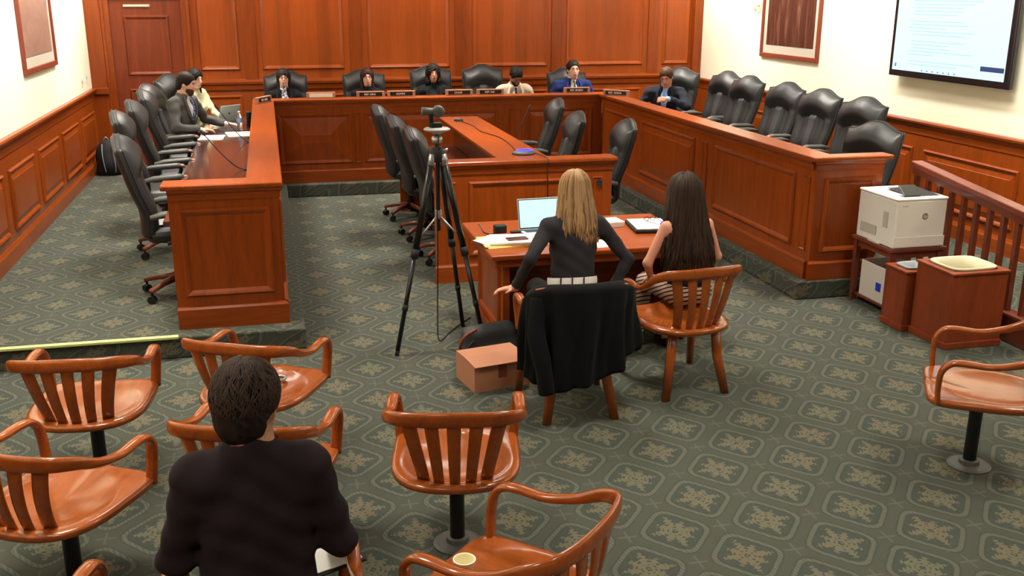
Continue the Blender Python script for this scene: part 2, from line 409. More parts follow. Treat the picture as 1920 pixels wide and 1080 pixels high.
mb = MB(); FL.box(mb, YF, 7.02, 0, 1.12, 0, .012); mb.build('wainscot_board', 'wood_v', wl)
FL.mould(wl, YF, 7.02, RAILP, 'wood_y', 'chair_rail')
for i in range(5): FL.panel(wl, 5.6-i*1.5, 6.8-i*1.5, .25, .98, d0=.012)
mb = MB(); FR_.box(mb, YF, 7.3, 0, 1.12, 0, .012); mb.build('wainscot_board', 'wood_v', wr)
FR_.mould(wr, YF, 7.3, RAILP, 'wood_y', 'chair_rail')
for i in range(5): FR_.panel(wr, 5.75-i*1.6, 7.2-i*1.6, .30, .96, d0=.012)
# back wall: upper panels, pilaster strips, chair rail, lower panels
FB = Fr((0, YB, 0), (1, 0, 0), (0, -1, 0))
UP = [(-.90, -.36), (-.06, 1.10), (1.44, 2.64), (2.98, 4.14), (4.42, 5.66), (5.98, 6.42)]
for a, c in UP:
    FB.panel(wb, a, c, 1.45, 3.2, 'wood_wall', w=.06, style='flat', hgt=.03)
    FB.panel(wb, a, c, .36, 1.10, 'wood_wall', w=.05, style='flat')
for a in (-.21, 1.27, 2.81, 4.28, 5.82):
    mb = MB(); FB.box(mb, a-.085, a+.085, 1.25, 3.4, 0, .022); mb.build('pilaster', 'wood_v', wb, bevel=.005)
FB.mould(wb, -1.0, XR, [(0, 1.18), (.025, 1.18), (.03, 1.24), (.05, 1.26), (.055, 1.29), (.035, 1.31), (0, 1.33)], 'wood_x', 'chair_rail')
struct(FB.mould(None, -1.0, XR-.02, shift(BASEP, D), 'wood_x', 'baseboard_back'))
# left corner pier + door with casing
mb = MB(); FB.box(mb, XL, -2.14, D, CEIL, 0, .10); o = mb.build('trim_1', 'wood_v', bevel=.006); struct(o)
mb = MB(); FB.box(mb, XL, -2.12, 1.16, 1.25, .1, .14); mb.build('moulding', 'wood_x', o, bevel=.01)
mb = MB(); FB.box(mb, -2.14, -2.03, D, 2.42, 0, .06); FB.box(mb, -1.10, -.99, D, 2.42, 0, .06); FB.box(mb, -2.14, -.99, 2.42, 2.56, 0, .06)
FB.box(mb, -2.14, -2.10, D, 2.56, .06, .085); FB.box(mb, -1.03, -.99, D, 2.56, .06, .085)
struct(mb.build('trim_2', 'wood_v', bevel=.006))
dr = MB(); FB.box(dr, -2.03, -1.10, D, 2.42, .004, .02); dr = struct(dr.build('door_1', 'wood_door')); dr['label'] = 'dark panelled door at the left end of the back wall'
FB.panel(dr, -1.86, -1.27, 1.40, 2.20, 'wood_door', w=.05, d0=.02, style='flat'); FB.panel(dr, -1.86, -1.27, .42, 1.22, 'wood_door', w=.05, d0=.02, style='flat')
mb = MB(); FB.box(mb, -1.84, -1.50, 2.315, 2.345, .02, .05); mb.build('closer_arm', 'plate_grey', dr, bevel=.004)
mb = MB(); mb.tube([FB.p(-1.16, 1.1, .02), FB.p(-1.16, 1.1, .07), FB.p(-1.27, 1.1, .075)], .011); mb.build('door_handle', 'brass', dr, smooth=True)
mb = MB(); FB.box(mb, 6.46, XR, D, CEIL, 0, .10); struct(mb.build('trim_3', 'wood_v', bevel=.006))
# things on the walls
def framed(name, fr, u0, u1, z0, z1, art, label):
    t = thing(name, label, 'picture', tuple(fr.p((u0+u1)/2, z0, 0)))
    inv = Vector(t.location)
    f2 = Fr(fr.o-inv, fr.u, fr.n)
    mb = MB(); w = .055
    for a in ((u0, u1, z0, z0+w), (u0, u1, z1-w, z1), (u0, u0+w, z0+w, z1-w), (u1-w, u1, z0+w, z1-w)): f2.box(mb, *a, 0, .035)
    mb.build('frame', 'picture_frame', t, bevel=.006)
    mb = MB(); f2.box(mb, u0+w, u1-w, z0+w, z1-w, 0, .012); mb.build('mat_board', 'picture_mat', t)
    m = .09
    mb = MB(); f2.box(mb, u0+w+m, u1-w-m, z0+w+m*1.2, z1-w-m, .012, .016); mb.build('print', art, t)
    return t
framed('framed_picture', FL, 10.84, 12.46, 1.71, 3.0, 'art_faded', 'dark framed faded brown picture on the left cream wall')
pr_ = framed('framed_picture', FR_, 11.27, 12.78, 1.69, 3.0, 'art_sepia', 'wood framed sepia woodland photograph on the right cream wall')
# television
t = thing('television', 'large wall mounted flat television showing a pale document', 'television', (XR, 8.7, 1.69))
f2 = Fr(Vector((0, -8.7, -1.715)), (0, 1, 0), (-1, 0, 0))
mb = MB(); f2.box(mb, 7.80, 9.64, 1.70, 2.78, .06, .115); mb.build('housing', 'tv_black', t, bevel=.012)
mb = MB(); f2.box(mb, 8.3, 9.1, 1.85, 2.5, 0, .06); mb.build('wall_bracket', 'black', t)
mb = MB(); f2.box(mb, 7.87, 9.58, 1.765, 2.73, .115, .117); sc_ = mb.build('screen', 'screen_tv', t)
ink = MB(); rr = random.Random(3)
for k in range(26):
    z = 2.66-k*.033
    if k % 6 == 5: continue
    L_ = rr.uniform(.35, 1.1); f2.box(ink, 9.36-L_, 9.36-rr.uniform(0, .08), z, z+.007, .117, .1176)
ink.build('text_line', 'screen_ink', sc_)
mb = MB(); f2.box(mb, 7.88, 8.20, 1.84, 1.885, .117, .118); mb.build('status_bar', 'screen_bar', sc_)
mb = MB()
for a in [(8.55+k*.085, 8.57+k*.085, 1.775, 1.79) for k in range(7)]+[(9.51, 9.54, 1.80, 1.835), (9.5, 9.53, 2.60, 2.62)]:
    f2.box(MB(), *a, .117, .118).build('icon', 'screen_icon', sc_)
def wallplate(fr, u, z, label, n=1, w=.07, h=.115):
    t = thing('switch_plate', label, 'switch', tuple(fr.p(u, z, 0))); f = Fr((0, 0, 0), fr.u, fr.n)
    mb = MB(); f.box(mb, -w/2, w/2, 0, h, 0, .008); mb.build('plate', 'wallplate', t, bevel=.003)
    for k in range(n):
        mb = MB(); f.box(mb, -.008+(k-(n-1)/2)*.03, .008+(k-(n-1)/2)*.03, h*.35, h*.65, .008, .016); mb.build('toggle', 'pale_grey', t)
wallplate(FL, 14.0, 1.33, 'white double switch plate on the left wall near the corner pier', 2, .13)
wallplate(FL, 14.35, 1.36, 'narrow white control plate beside the double switch plate', 1)
t = thing('wall_hook', 'small pink metal hook on the right wall beside the sepia picture', 'hook', tuple(FR_.p(12.92, 2.26, 0)))
mb = MB(); f = Fr((0, 0, 0), FR_.u, FR_.n); f.box(mb, -.03, .03, 0, .12, 0, .012); mb.build('back_plate', 'plate_grey', t, bevel=.004)
mb = MB(); mb.tube([f.p(0, .09, .01), f.p(.01, .10, .05), f.p(.02, .05, .07), f.p(.0, .02, .05)], .009); mb.build('arm', 'brass', t, smooth=True)
# ------------------------------------------------------------------ desks
def ledge(parent, poly, z1, th=.038, mat='wood_x'):
    return MB().prism(poly, z1-th, z1).build('ledge', mat, parent, bevel=.010)
CORN = [(0, -.115), (.012, -.115), (.014, -.07), (.03, -.06), (.036, -.038), (0, -.038)]
def face(parent, fr, u0, u1, zb, zt, pans, mat_h, pil=(), thick=.03, style=None, ends=(0, 0)):
    """cladded face: board, plinth, cornice mould, panels and narrow pilaster panels"""
    mb = MB(); fr.box(mb, u0, u1, zb, zt-.03, -thick, 0); mb.build('board', 'wood_v', parent)
    fr.mould(parent, u0, u1, [(0, zb), (.028, zb), (.028, zb+.145), (.018, zb+.16), (0, zb+.165)], mat_h, 'plinth', ends)
    fr.mould(parent, u0, u1, [(d, zt+z) for d, z in CORN], mat_h, 'cornice', ends)
    for i, (a, c) in enumerate(pans):
        fr.panel(parent, a, c, zb+.235, zt-.18, style=(style or ['raised']*9)[i], w=.05)
    for a, c in pil:
        fr.panel(parent, a, c, zb+.235, zt-.18, w=.02, style='flat', hgt=.012)
ZT = 1.217
# left desk
ld = thing('council_desk', 'long cherry desk wing on the left ending in a tall square front panel', 'desk', (-.35, 7.25, D), 0, 'curved bench of panelled desks')
def L(o): o.parent = ld; o.location = (.35, -7.25, -D)
def localise(root):
    for ch in root.children: ch.location = -Vector(root.location)
face(ld, Fr((-.735, 7.20, 0), (1, 0, 0), (0, -1, 0)), 0, .755, D, ZT, [(.065, .69)], 'wood_x', style=['flat'], ends=(0, 1))
face(ld, Fr((.02, 7.231, 0), (0, 1, 0), (1, 0, 0)), 0, 5.66, D, ZT, [(.2+i*1.35, .2+i*1.35+1.15) for i in range(4)], 'wood_y')
MB().box(-.735, -.70, 7.231, 7.37, D, 1.18).build('side_board', 'wood_v', ld)
ledge(ld, [(-.775, 7.15), (.055, 7.15), (.055, 12.88), (-.20, 12.88), (-.20, 7.385), (-.775, 7.385)], ZT, mat='wood_y')
mb = MB().box(-.80, -.19, 7.38, 13.11, .885, .92); mb.build('worktop', 'wood_dark', ld, bevel=.006)
for y in (7.4, 9.2, 11.0, 12.8): MB().box(-.72, -.015, y, y+.03, D, .885).build('gable', 'wood_v', ld)
localise(ld)
# back desk
bd = thing('council_desk', 'long cherry desk across the back of the room facing the camera', 'desk', (2.1, 12.95, D), 0, 'curved bench of panelled desks')
face(bd, Fr((0, 12.93, 0), (1, 0, 0), (0, -1, 0)), .02, 4.37, D, ZT, [(.09, 1.01), (1.17, 2.94), (3.32, 4.24)], 'wood_x', pil=[(1.04, 1.12), (3.08, 3.25)], style=['hip', 'raised', 'raised'])
ledge(bd, [(-.20, 12.88), (4.31, 12.88), (4.55, 13.13), (-.20, 13.13)], ZT)
mb = MB().box(-.80, 5.1, 13.12, 13.72, .885, .92); mb.build('worktop', 'wood_dark', bd, bevel=.006)
for x in (.2, 1.6, 3.0, 4.4): MB().box(x, x+.03, 12.97, 13.6, D, .885).build('gable', 'wood_v', bd)
localise(bd)
# right desk
rd = thing('council_desk', 'long cherry desk wing on the right running towards the printer', 'desk', (4.7, 7.35, D), 0, 'curved bench of panelled desks')
face(rd, Fr((4.37, 0, 0), (0, 1, 0), (-1, 0, 0)), 7.371, 12.90, D, ZT, [(7.66, 9.30), (9.80, 11.40), (11.78, 12.78)], 'wood_y', pil=[(7.42, 7.53), (9.48, 9.60)], style=['flat', 'raised', 'flat'])
face(rd, Fr((4.37, 7.34, 0), (1, 0, 0), (0, -1, 0)), 0, .62, D, ZT, [(.08, .56)], 'wood_x', style=['flat'], ends=(1, 0))
ledge(rd, [(4.31, 7.29), (5.05, 7.29), (5.05, 7.46), (4.55, 7.46), (4.55, 13.13), (4.31, 12.88)], ZT, mat='wood_y')
mb = MB().box(4.54, 5.12, 7.45, 13.10, .885, .92); mb.build('worktop', 'wood_dark', rd, bevel=.006)
MB().box(4.96, 4.989, 7.371, 7.46, D, 1.18).build('gable', 'wood_v', rd)
for y in (9.2, 11.1): MB().box(4.41, 4.97, y, y+.03, D, .885).build('gable', 'wood_v', rd)
localise(rd)
# centre desk, T shaped, on the lower floor
cdk = thing('centre_desk', 'low T shaped cherry desk in the middle of the room with a broad flat spine', 'desk', (2.18, 8.6, 0))
face(cdk, Fr((0, 8.50, 0), (1, 0, 0), (0, -1, 0)), 1.375, 2.99, 0, 1.09, [(1.66, 2.68)], 'wood_x', pil=[(1.50, 1.545), (2.80, 2.90)], style=['flat'], ends=(1, 1))
ledge(cdk, [(1.335, 8.45), (3.03, 8.45), (3.03, 8.66), (2.42, 8.66), (2.42, 11.78), (1.95, 11.78), (1.95, 8.66), (1.335, 8.66)], 1.09, mat='wood_y')
mb = MB().box(2.11, 2.26, 8.535, 11.70, 0, 1.055); mb.build('spine', 'wood_dark', cdk)
for a, c in ((1.42, 2.105), (2.265, 2.95)):
    mb = MB().box(a, c, 8.53, 11.72, .725, .76); mb.build('worktop', 'wood_dark', cdk, bevel=.006)
for x in (1.376, 2.959): MB().box(x, x+.03, 8.531, 8.64, 0, 1.055).build('gable', 'wood_v', cdk)
for x0, x1 in ((1.45, 2.1), (2.27, 2.92)): MB().box(x0, x1, 11.66, 11.70, 0, .725).build('gable', 'wood_v', cdk)
localise(cdk)
# witness table
wt = thing('witness_table', 'cherry pedestal table in front of the centre desk where the two women sit', 'table', (2.25, 7.0, 0))
mb = MB().box(-.83, .76, -.52, .57, .722, .76).build('tabletop', 'wood_x', wt, bevel=.010)
mb = MB().box(-.79, .72, -.48, .53, .66, .722).build('apron', 'wood_x', wt, bevel=.012)
f = Fr((-.72, 0, 0), (0, 1, 0), (-1, 0, 0))
for sx, x in ((-1, -.72), (1, .66)):
    g = Fr((x, 0, 0), (0, 1, 0), (sx, 0, 0))
    mb = MB(); g.box(mb, -.40, .46, 0, .66, -.05, 0); e = mb.build('end_panel', 'wood_v', wt)
    g.panel(e, -.32, .38, .16, .60, w=.03, style='flat'); mb = MB(); g.box(mb, -.42, .48, 0, .11, 0, .025); mb.build('plinth', 'wood_y', e, bevel=.006)
mb = MB().box(-.68, .61, .10, .13, .04, .66).build('modesty_panel', 'wood_x', wt)

# ------------------------------------------------------------------ rail, printer corner
t = thing('guard_railing', 'cherry wooden balustrade with flat handrail beside the printer', 'railing', (5.3, 6.4, 0))
def zr(y): return 1.0+(y-6.0)*.115   # sloping handrail
y0, y1 = 4.4, 7.34
mb = MB()
for (a, b_, c) in (((-.05, .05), (0, .04), 0),):
    vs = []
    for y in (y0, y1):
        z = zr(y)+.0
        vs += [(-.055, y-6.4, z-.045), (.055, y-6.4, z-.045), (.055, y-6.4, z), (-.055, y-6.4, z)]
    mb.add(vs, [(0, 1, 5, 4), (1, 2, 6, 5), (2, 3, 7, 6), (3, 0, 4, 7), (0, 3, 2, 1), (4, 5, 6, 7)])
mb.build('handrail', 'wood_rail', t, bevel=.008)
mb = MB(); vs = []
for y in (y0, y1):
    z = zr(y)-.045
    vs += [(-.03, y-6.4, z-.06), (.03, y-6.4, z-.06), (.03, y-6.4, z), (-.03, y-6.4, z)]
mb.add(vs, [(0, 1, 5, 4), (1, 2, 6, 5), (2, 3, 7, 6), (3, 0, 4, 7), (0, 3, 2, 1), (4, 5, 6, 7)]); mb.build('subrail', 'wood_rail', t)
mb = MB().box(-.045, .045, y0-6.4, y1-6.4, 0, .20).box(-.06, .06, y0-6.4, y1-6.4, .20, .225); mb.build('curb', 'wood_rail', t, bevel=.006)
k = 0; y = y1-.04
while y > y0:
    mb = MB().box(-.019, .019, y-6.4-.019, y-6.4+.019, .22, zr(y)-.10); mb.build('baluster', 'wood_rail', t); y -= .155
PX, PY, PT = 4.97, 7.00, .56
t = thing('printer_stand', 'small dark cherry side table carrying the white printer', 'table', (PX, PY, 0))
MB().box(-.255, .255, -.28, .28, PT-.03, PT).build('tabletop', 'wood_base', t, bevel=.006)
MB().box(-.225, .225, -.25, .25, PT-.085, PT-.03).build('apron', 'wood_base', t)
for sx in (-1, 1):
    for sy in (-1, 1): MB().box(sx*.215-.022, sx*.215+.022, sy*.24-.022, sy*.24+.022, 0, PT-.03).build('leg', 'wood_base', t)
MB().box(-.21, .21, -.24, .24, .045, .062).build('lower_shelf', 'wood_base', t)
t = thing('printer', 'white desktop laser printer with dark output tray and round front logo', 'printer', (PX-.01, PY-.01, PT))
MB().box(-.225, .225, -.262, .262, .0, .385).build('body', 'white_plastic', t, bevel=.012)
MB().box(-.23, .23, -.267, .267, .385, .405).build('top_cover', 'white', t, bevel=.008)
MB().box(-.228, .228, -.270, -.262, .012, .095).build('paper_drawer', 'white', t, bevel=.003)
MB().add([(-.08, -.20, .407), (.20, -.20, .407), (.20, .12, .420), (-.08, .12, .420), (-.06, -.18, .4065), (.18, -.18, .4065), (.18, .08, .414), (-.06, .08, .414)], [(0, 1, 5, 4), (1, 2, 6, 5), (2, 3, 7, 6), (3, 0, 4, 7), (4, 5, 6, 7)]).build('output_tray', 'black_matte', t)
MB().box(-.075, .075, -.06, .06, -.006, .006, Matrix.Translation((-.06, -.16, .447)) @ Matrix.Rotation(math.radians(35), 4, 'X')).build('control_panel', 'black', t, bevel=.004)
MB().box(-.232, -.225, -.16, -.10, .15, .28).build('side_grip', 'white_shade', t, bevel=.003)
MB().box(-.232, -.225, -.02, .20, .06, .14).build('side_vent', 'white_shade', t, bevel=.003)
MB().box(-.245, -.225, -.10, .06, .0, .012).build('side_foot', 'white_shade', t, bevel=.003)
MB().frust((0, 0), .027, .027, .002, 28, Matrix.Translation((.035, -.2622, .255)) @ Matrix.Rotation(PI/2, 4, 'X')).build('logo_disc', 'grey_metal', t)
def text(name, s, size, mat, M, parent, ext=.0008, shear=0, align='CENTER'):
    c = bpy.data.curves.new(name, 'FONT'); c.body = s; c.size = size; c.extrude = ext; c.align_x = align; c.shear = shear
    c.materials.append(MATS[mat]); o = bpy.data.objects.new(name, c); COL.objects.link(o)
    bpy.context.view_layer.update()
    dg = bpy.context.evaluated_depsgraph_get(); me = bpy.data.meshes.new_from_object(o.evaluated_get(dg)); bpy.data.objects.remove(o)
    me.transform(M)
    o = bpy.data.objects.new(name, me); COL.objects.link(o); o.parent = parent
    return o
text('logo_letters', 'hp', .042, 'white', Matrix.Translation((.033, -.2645, .244)) @ Matrix.Rotation(PI/2, 4, 'X'), t, shear=.3)
text('model_text', 'LaserJet', .015, 'pale_grey', Matrix.Translation((-.15, -.2627, .34)) @ Matrix.Rotation(PI/2, 4, 'X'), t)
t = thing('paper_carton', 'open white carton with blue square print under the printer table', 'box', (4.945, 7.02, .062), 0)
for a in ((-.165, .165, -.17, -.165), (-.165, .165, .165, .17), (-.165, -.16, -.165, .165), (.16, .165, -.165, .165)): MB().box(*a, 0, .30).build('wall', 'carton_white', t)
MB().box(-.16, .16, -.165, .165, 0, .005).build('bottom', 'carton_white', t)
MB().box(-.158, .158, -.163, .163, .20, .205).build('contents', 'cardboard_dark', t)
MB().box(-.168, -.165, -.13, -.06, .09, .16).build('blue_print', 'blue_print', t)
MB().box(-.08, .13, -.175, -.17, .05, .15).build('blue_label', 'blue_sheet', t)
def bin_(x, y, w, d, h, rz, label, liner, hz):
    t = thing('waste_bin', label, 'bin', (x, y, 0), rz, 'wooden waste bin housings')
    mb = MB(); w2, d2 = w/2, d/2
    for a in ((-w2, w2, -d2, -d2+.018), (-w2, w2, d2-.018, d2), (-w2, -w2+.018, -d2+.018, d2-.018), (w2-.018, w2, -d2+.018, d2-.018)): mb.box(*a, .0, h)
    mb.build('housing', 'wood_bin', t, bevel=.003)
    mb = MB(); o_ = .012
    for a in ((-w2-o_, w2+o_, -d2-o_, -d2+.05), (-w2-o_, w2+o_, d2-.05, d2+o_), (-w2-o_, -w2+.05, -d2+.05, d2-.05), (w2-.05, w2+o_, -d2+.05, d2-.05)): mb.box(*a, h, h+.02)
    mb.build('top_frame', 'wood_bin', t, bevel=.006)
    MB().box(-w2-.01, w2+.01, -d2-.01, d2+.01, 0, .05).build('plinth', 'wood_bin', t, bevel=.006)
    # plastic insert: rounded rectangle
    def rr_(a, z, n=28):
        out = []
        for i in range(n):
            an = 2*PI*i/n; c, s_ = math.cos(an), math.sin(an); k = (abs(c)**5+abs(s_)**5)**(-.2)
            out.append(((w2-.05+a)*c*k, (d2-.05+a)*s_*k, z))
        return out
    lv = [rr_(.012, h+.022), rr_(.018, h+.034), rr_(.010, h+.040), rr_(-.006, h+.034), rr_(-.02, h-.05), rr_(-.05, h*.25)]
    mb = MB(); n = 28; vs = [p for q in lv for p in q]
    mb.add(vs, [(j*n+i, j*n+(i+1) % n, (j+1)*n+(i+1) % n, (j+1)*n+i) for j in range(5) for i in range(n)]+[tuple(range(5*n, 6*n))])
    mb.build('liner', liner, t, smooth=True)
    return t
bin_(4.93, 6.14, .46, .42, .56, 0, 'tall cherry waste bin housing with cream plastic liner', 'liner', 0)
bin_(4.785, 6.50, .30, .26, .46, 0, 'low cherry waste bin housing with clear liner behind the tall one', 'clear_liner', 0)
# yellow edge strip on the dais front
o = MB().box(XL+.01, -.73, 6.985, 7.03, .155, .175).build('edge_strip', 'nosing', bevel=.004)
tag(o, 'pale yellow-green edge strip along the front of the left platform', 'strip')

# ------------------------------------------------------------------ wooden armchairs
def lerp(a, b, t): return a+(b-a)*t
def cr(P, n):
    """catmull-rom through list of tuples"""
    out = []; Q = [P[0]]+list(P)+[P[-1]]
    for i in range(1, len(Q)-2):
        a, b_, c, d = [np.array(q, float) for q in Q[i-1:i+3]]
        for k in range(n):
            t = k/n; out.append(.5*((2*b_)+(-a+c)*t+(2*a-5*b_+4*c-d)*t*t+(-a+3*b_-3*c+d)*t**3))
    out.append(np.array(P[-1], float)); return out
def arm_chair(kind, crest=.80):
    t = thing('captain_chair', '', 'chair')
    ZS = .47
    def R(th):
        c, s_ = math.cos(th), math.sin(th)
        if s_ >= 0: k = (abs(c/.295)**7+abs(s_/.28)**7)**(-1/7)
        else: k = (abs(c/.295)**2.7+abs(s_/.345)**2.7)**(-1/2.7)
        return k*c, k*s_
    n = 48; rings = []
    for rr2, z in ((0.02, 0), (.3, 0), (.5, 0), (.62, 0), (.70, 0), (.76, 0), (.82, 0), (.88, 0), (.94, 0), (.985, -.004), (1.0, -.012)):
        ring = []
        for i in range(n):
            x, y = R(2*PI*i/n); x *= rr2; y *= rr2
            q_ = (x/.245)**2+((y+.05)/.26)**2; dish = .030*max(0, 1-q_**1.2)**.8 if rr2 < .99 else 0
            ridge = .008*math.exp(-(x/.03)**2)*max(0, (y-.02)/.2) if y > .02 else 0
            ring.append((x, y, ZS+z-dish+ridge))
        rings.append(ring)
    rings.append([(R(2*PI*i/n)[0], R(2*PI*i/n)[1], ZS-.030) for i in range(n)])
    rings.append([(R(2*PI*i/n)[0]*.93, R(2*PI*i/n)[1]*.93, ZS-.045) for i in range(n)])
    vs = [p for r_ in rings for p in r_]; K = len(rings)
    MB().add(vs, [(j*n+i, j*n+(i+1) % n, (j+1)*n+(i+1) % n, (j+1)*n+i) for j in range(K-1) for i in range(n)]+[tuple(range(n)), tuple(range((K-1)*n, K*n))]).build('seat', 'wood_chair', t, smooth=True)
    # bent arm + crest rail in one bow
    zc = crest-.018
    half = [(.268, .225, .44, 1, 0), (.277, .232, .54, 1, 0), (.287, .225, .630, 1, 0), (.292, .185, .678, 1, 0), (.294, .12, .688, 1, 0), (.296, .0, .683, 1, 0), (.300, -.13, lerp(.69, zc, .25), 1, 0),
            (.295, -.235, lerp(.69, zc, .75), .9, -.3), (.245, -.315, zc, .45, -.9), (.13, -.350, zc+.005, .12, -1), (0, -.360, zc+.008, 0, -1)]
    size = [(.027, .015), (.027, .015), (.027, .016), (.027, .016), (.027, .016), (.024, .016), (.020, .020), (.017, .026), (.015, .032), (.014, .034), (.014, .035)]
    P = [h_[:3]+s_ for h_, s_ in zip(half, size)]; N = [h_[3:] for h_ in half]
    full = [p for p in P]+[(-p[0],)+p[1:] for p in P[-2::-1]]
    fn = [(a, b_) for a, b_ in N]+[(-a, b_) for a, b_ in N[-2::-1]]
    C_ = cr([f_+g for f_, g in zip(full, fn)], 5)
    rows = []
    for i, q in enumerate(C_):
        a = C_[max(0, i-1)]; b_ = C_[min(len(C_)-1, i+1)]
        rows.append((q[:3], (q[5], q[6], 0), q[3], q[4], (b_-a)[:3]))
    MB().sweep(rows, 14, 2.6).build('bow', 'wood_chair', t, smooth=True)
    # slats
    for k in range(5):
        u = (k-2)/2; mb = MB(); rows = []
        w0, w1 = (.031, .023) if abs(u) < 1 else (.034, .028)
        for j in range(9):
            s_ = j/8
            x = lerp(u*.135, u*.195, s_**1.2); y = lerp(-.292+.05*u*u, -.352+.028*abs(u)**2.5, s_)-.018*math.sin(PI*s_)
            rows.append(((x, y, lerp(ZS-.02, zc-.01, s_)), (1, .25*u, 0), lerp(w1, w0, s_), .008, (u*.1, -.3, 1)))
        mb.sweep(rows, 10, 4).build('slat', 'wood_chair', t, smooth=True)
    if kind == 'pedestal':
        MB().lathe([(.035, 0.012), (.035, ZS-.06)], 20).build('pedestal', 'black_metal', t, smooth=False)
        MB().lathe([(.115, 0), (.115, .006), (.10, .012), (.055, .016), (.05, .035), (.036, .04)], 28).build('floor_flange', 'pad_grey', t)
        MB().box(-.11, .11, -.11, .11, ZS-.065, ZS-.044).build('seat_plate', 'black_metal', t)
    else:
        for sx in (-1, 1):
            rows = [((sx*.245, .215, ZS-.03), (1, 0, 0), .027, .024, (0, 0, 1)), ((sx*.255, .235, .2), (1, 0, 0), .026, .023, (0, 0, 1)), ((sx*.265, .26, 0), (1, 0, 0), .022, .020, (0, 0, 1))]
            MB().sweep(rows, 12, 3).build('leg', 'wood_chair', t, smooth=True)
            rows = [((sx*.15, -.235, ZS+.01), (1, 0, 0), .032, .020, (0, 0, 1)), ((sx*.17, -.25, .25), (1, 0, 0), .032, .021, (0, 0, 1)), ((sx*.215, -.30, 0), (1, 0, 0), .027, .020, (0, 0, 1))]
            MB().sweep(rows, 12, 3).build('leg', 'wood_chair', t, smooth=True)
        MB().sweep([((-.25, .21, ZS-.07), (0, 1, 0), .012, .022, (1, 0, 0)), ((.25, .21, ZS-.07), (0, 1, 0), .012, .022, (1, 0, 0))], 8, 5).build('stretcher', 'wood_chair', t)
    return t
protoS = arm_chair('pedestal'); protoL = arm_chair('leg', .855)
def facing(dx, dy): return math.atan2(-dx, dy)
usedp = {}
def place(proto, x, y, rz, label, group, z=0, cat='chair'):
    o = proto if proto.name not in usedp else dup(proto)
    usedp[proto.name] = 1
    o.location = (x, y, z); o.rotation_euler = (0, 0, rz); o['label'] = label; o['group'] = group; o['category'] = cat
    return o
G1 = 'fixed swivel armchairs of the public seating'
place(protoS, -.99, 5.17, facing(.1, 1), 'empty cherry swivel armchair in the far row nearest the left edge', G1)
place(protoS, -.13, 5.20, facing(.45, .89), 'cherry swivel armchair with a coiled ring lying on its seat', G1)
place(protoS, -.95, 4.12, facing(.48, .88), 'cherry swivel armchair cut by the left edge, beside the seated man', G1)
place(protoS, -.13, 4.18, facing(.33, .95), 'cherry swivel armchair mostly hidden in front of the seated man', G1)
place(protoS, .735, 4.12, facing(.20, .98), 'empty cherry swivel armchair seen squarely from behind, mid picture', G1)
place(protoS, .71, 3.02, facing(-.72, .70), 'cherry swivel armchair with a paper cup on its seat', G1)
place(protoS, 3.64, 4.27, facing(-.84, .545), 'empty cherry swivel armchair alone at the right edge', G1)
place(protoS, -.12, 2.93, facing(.02, 1), 'cherry swivel armchair the man in the dark suit sits on', G1)
place(protoS, -1.0, 3.06, facing(.3, .95), 'cherry swivel armchair of which only one arm tip shows', G1)
G2 = 'four legged cherry armchairs at the witness table'
place(protoL, 1.73, 5.62, facing(.03, 1), 'four legged cherry armchair with a black coat over its back', G2)
place(protoL, 2.53, 5.82, facing(-.10, 1), 'four legged cherry armchair the long dark haired woman sits on', G2)

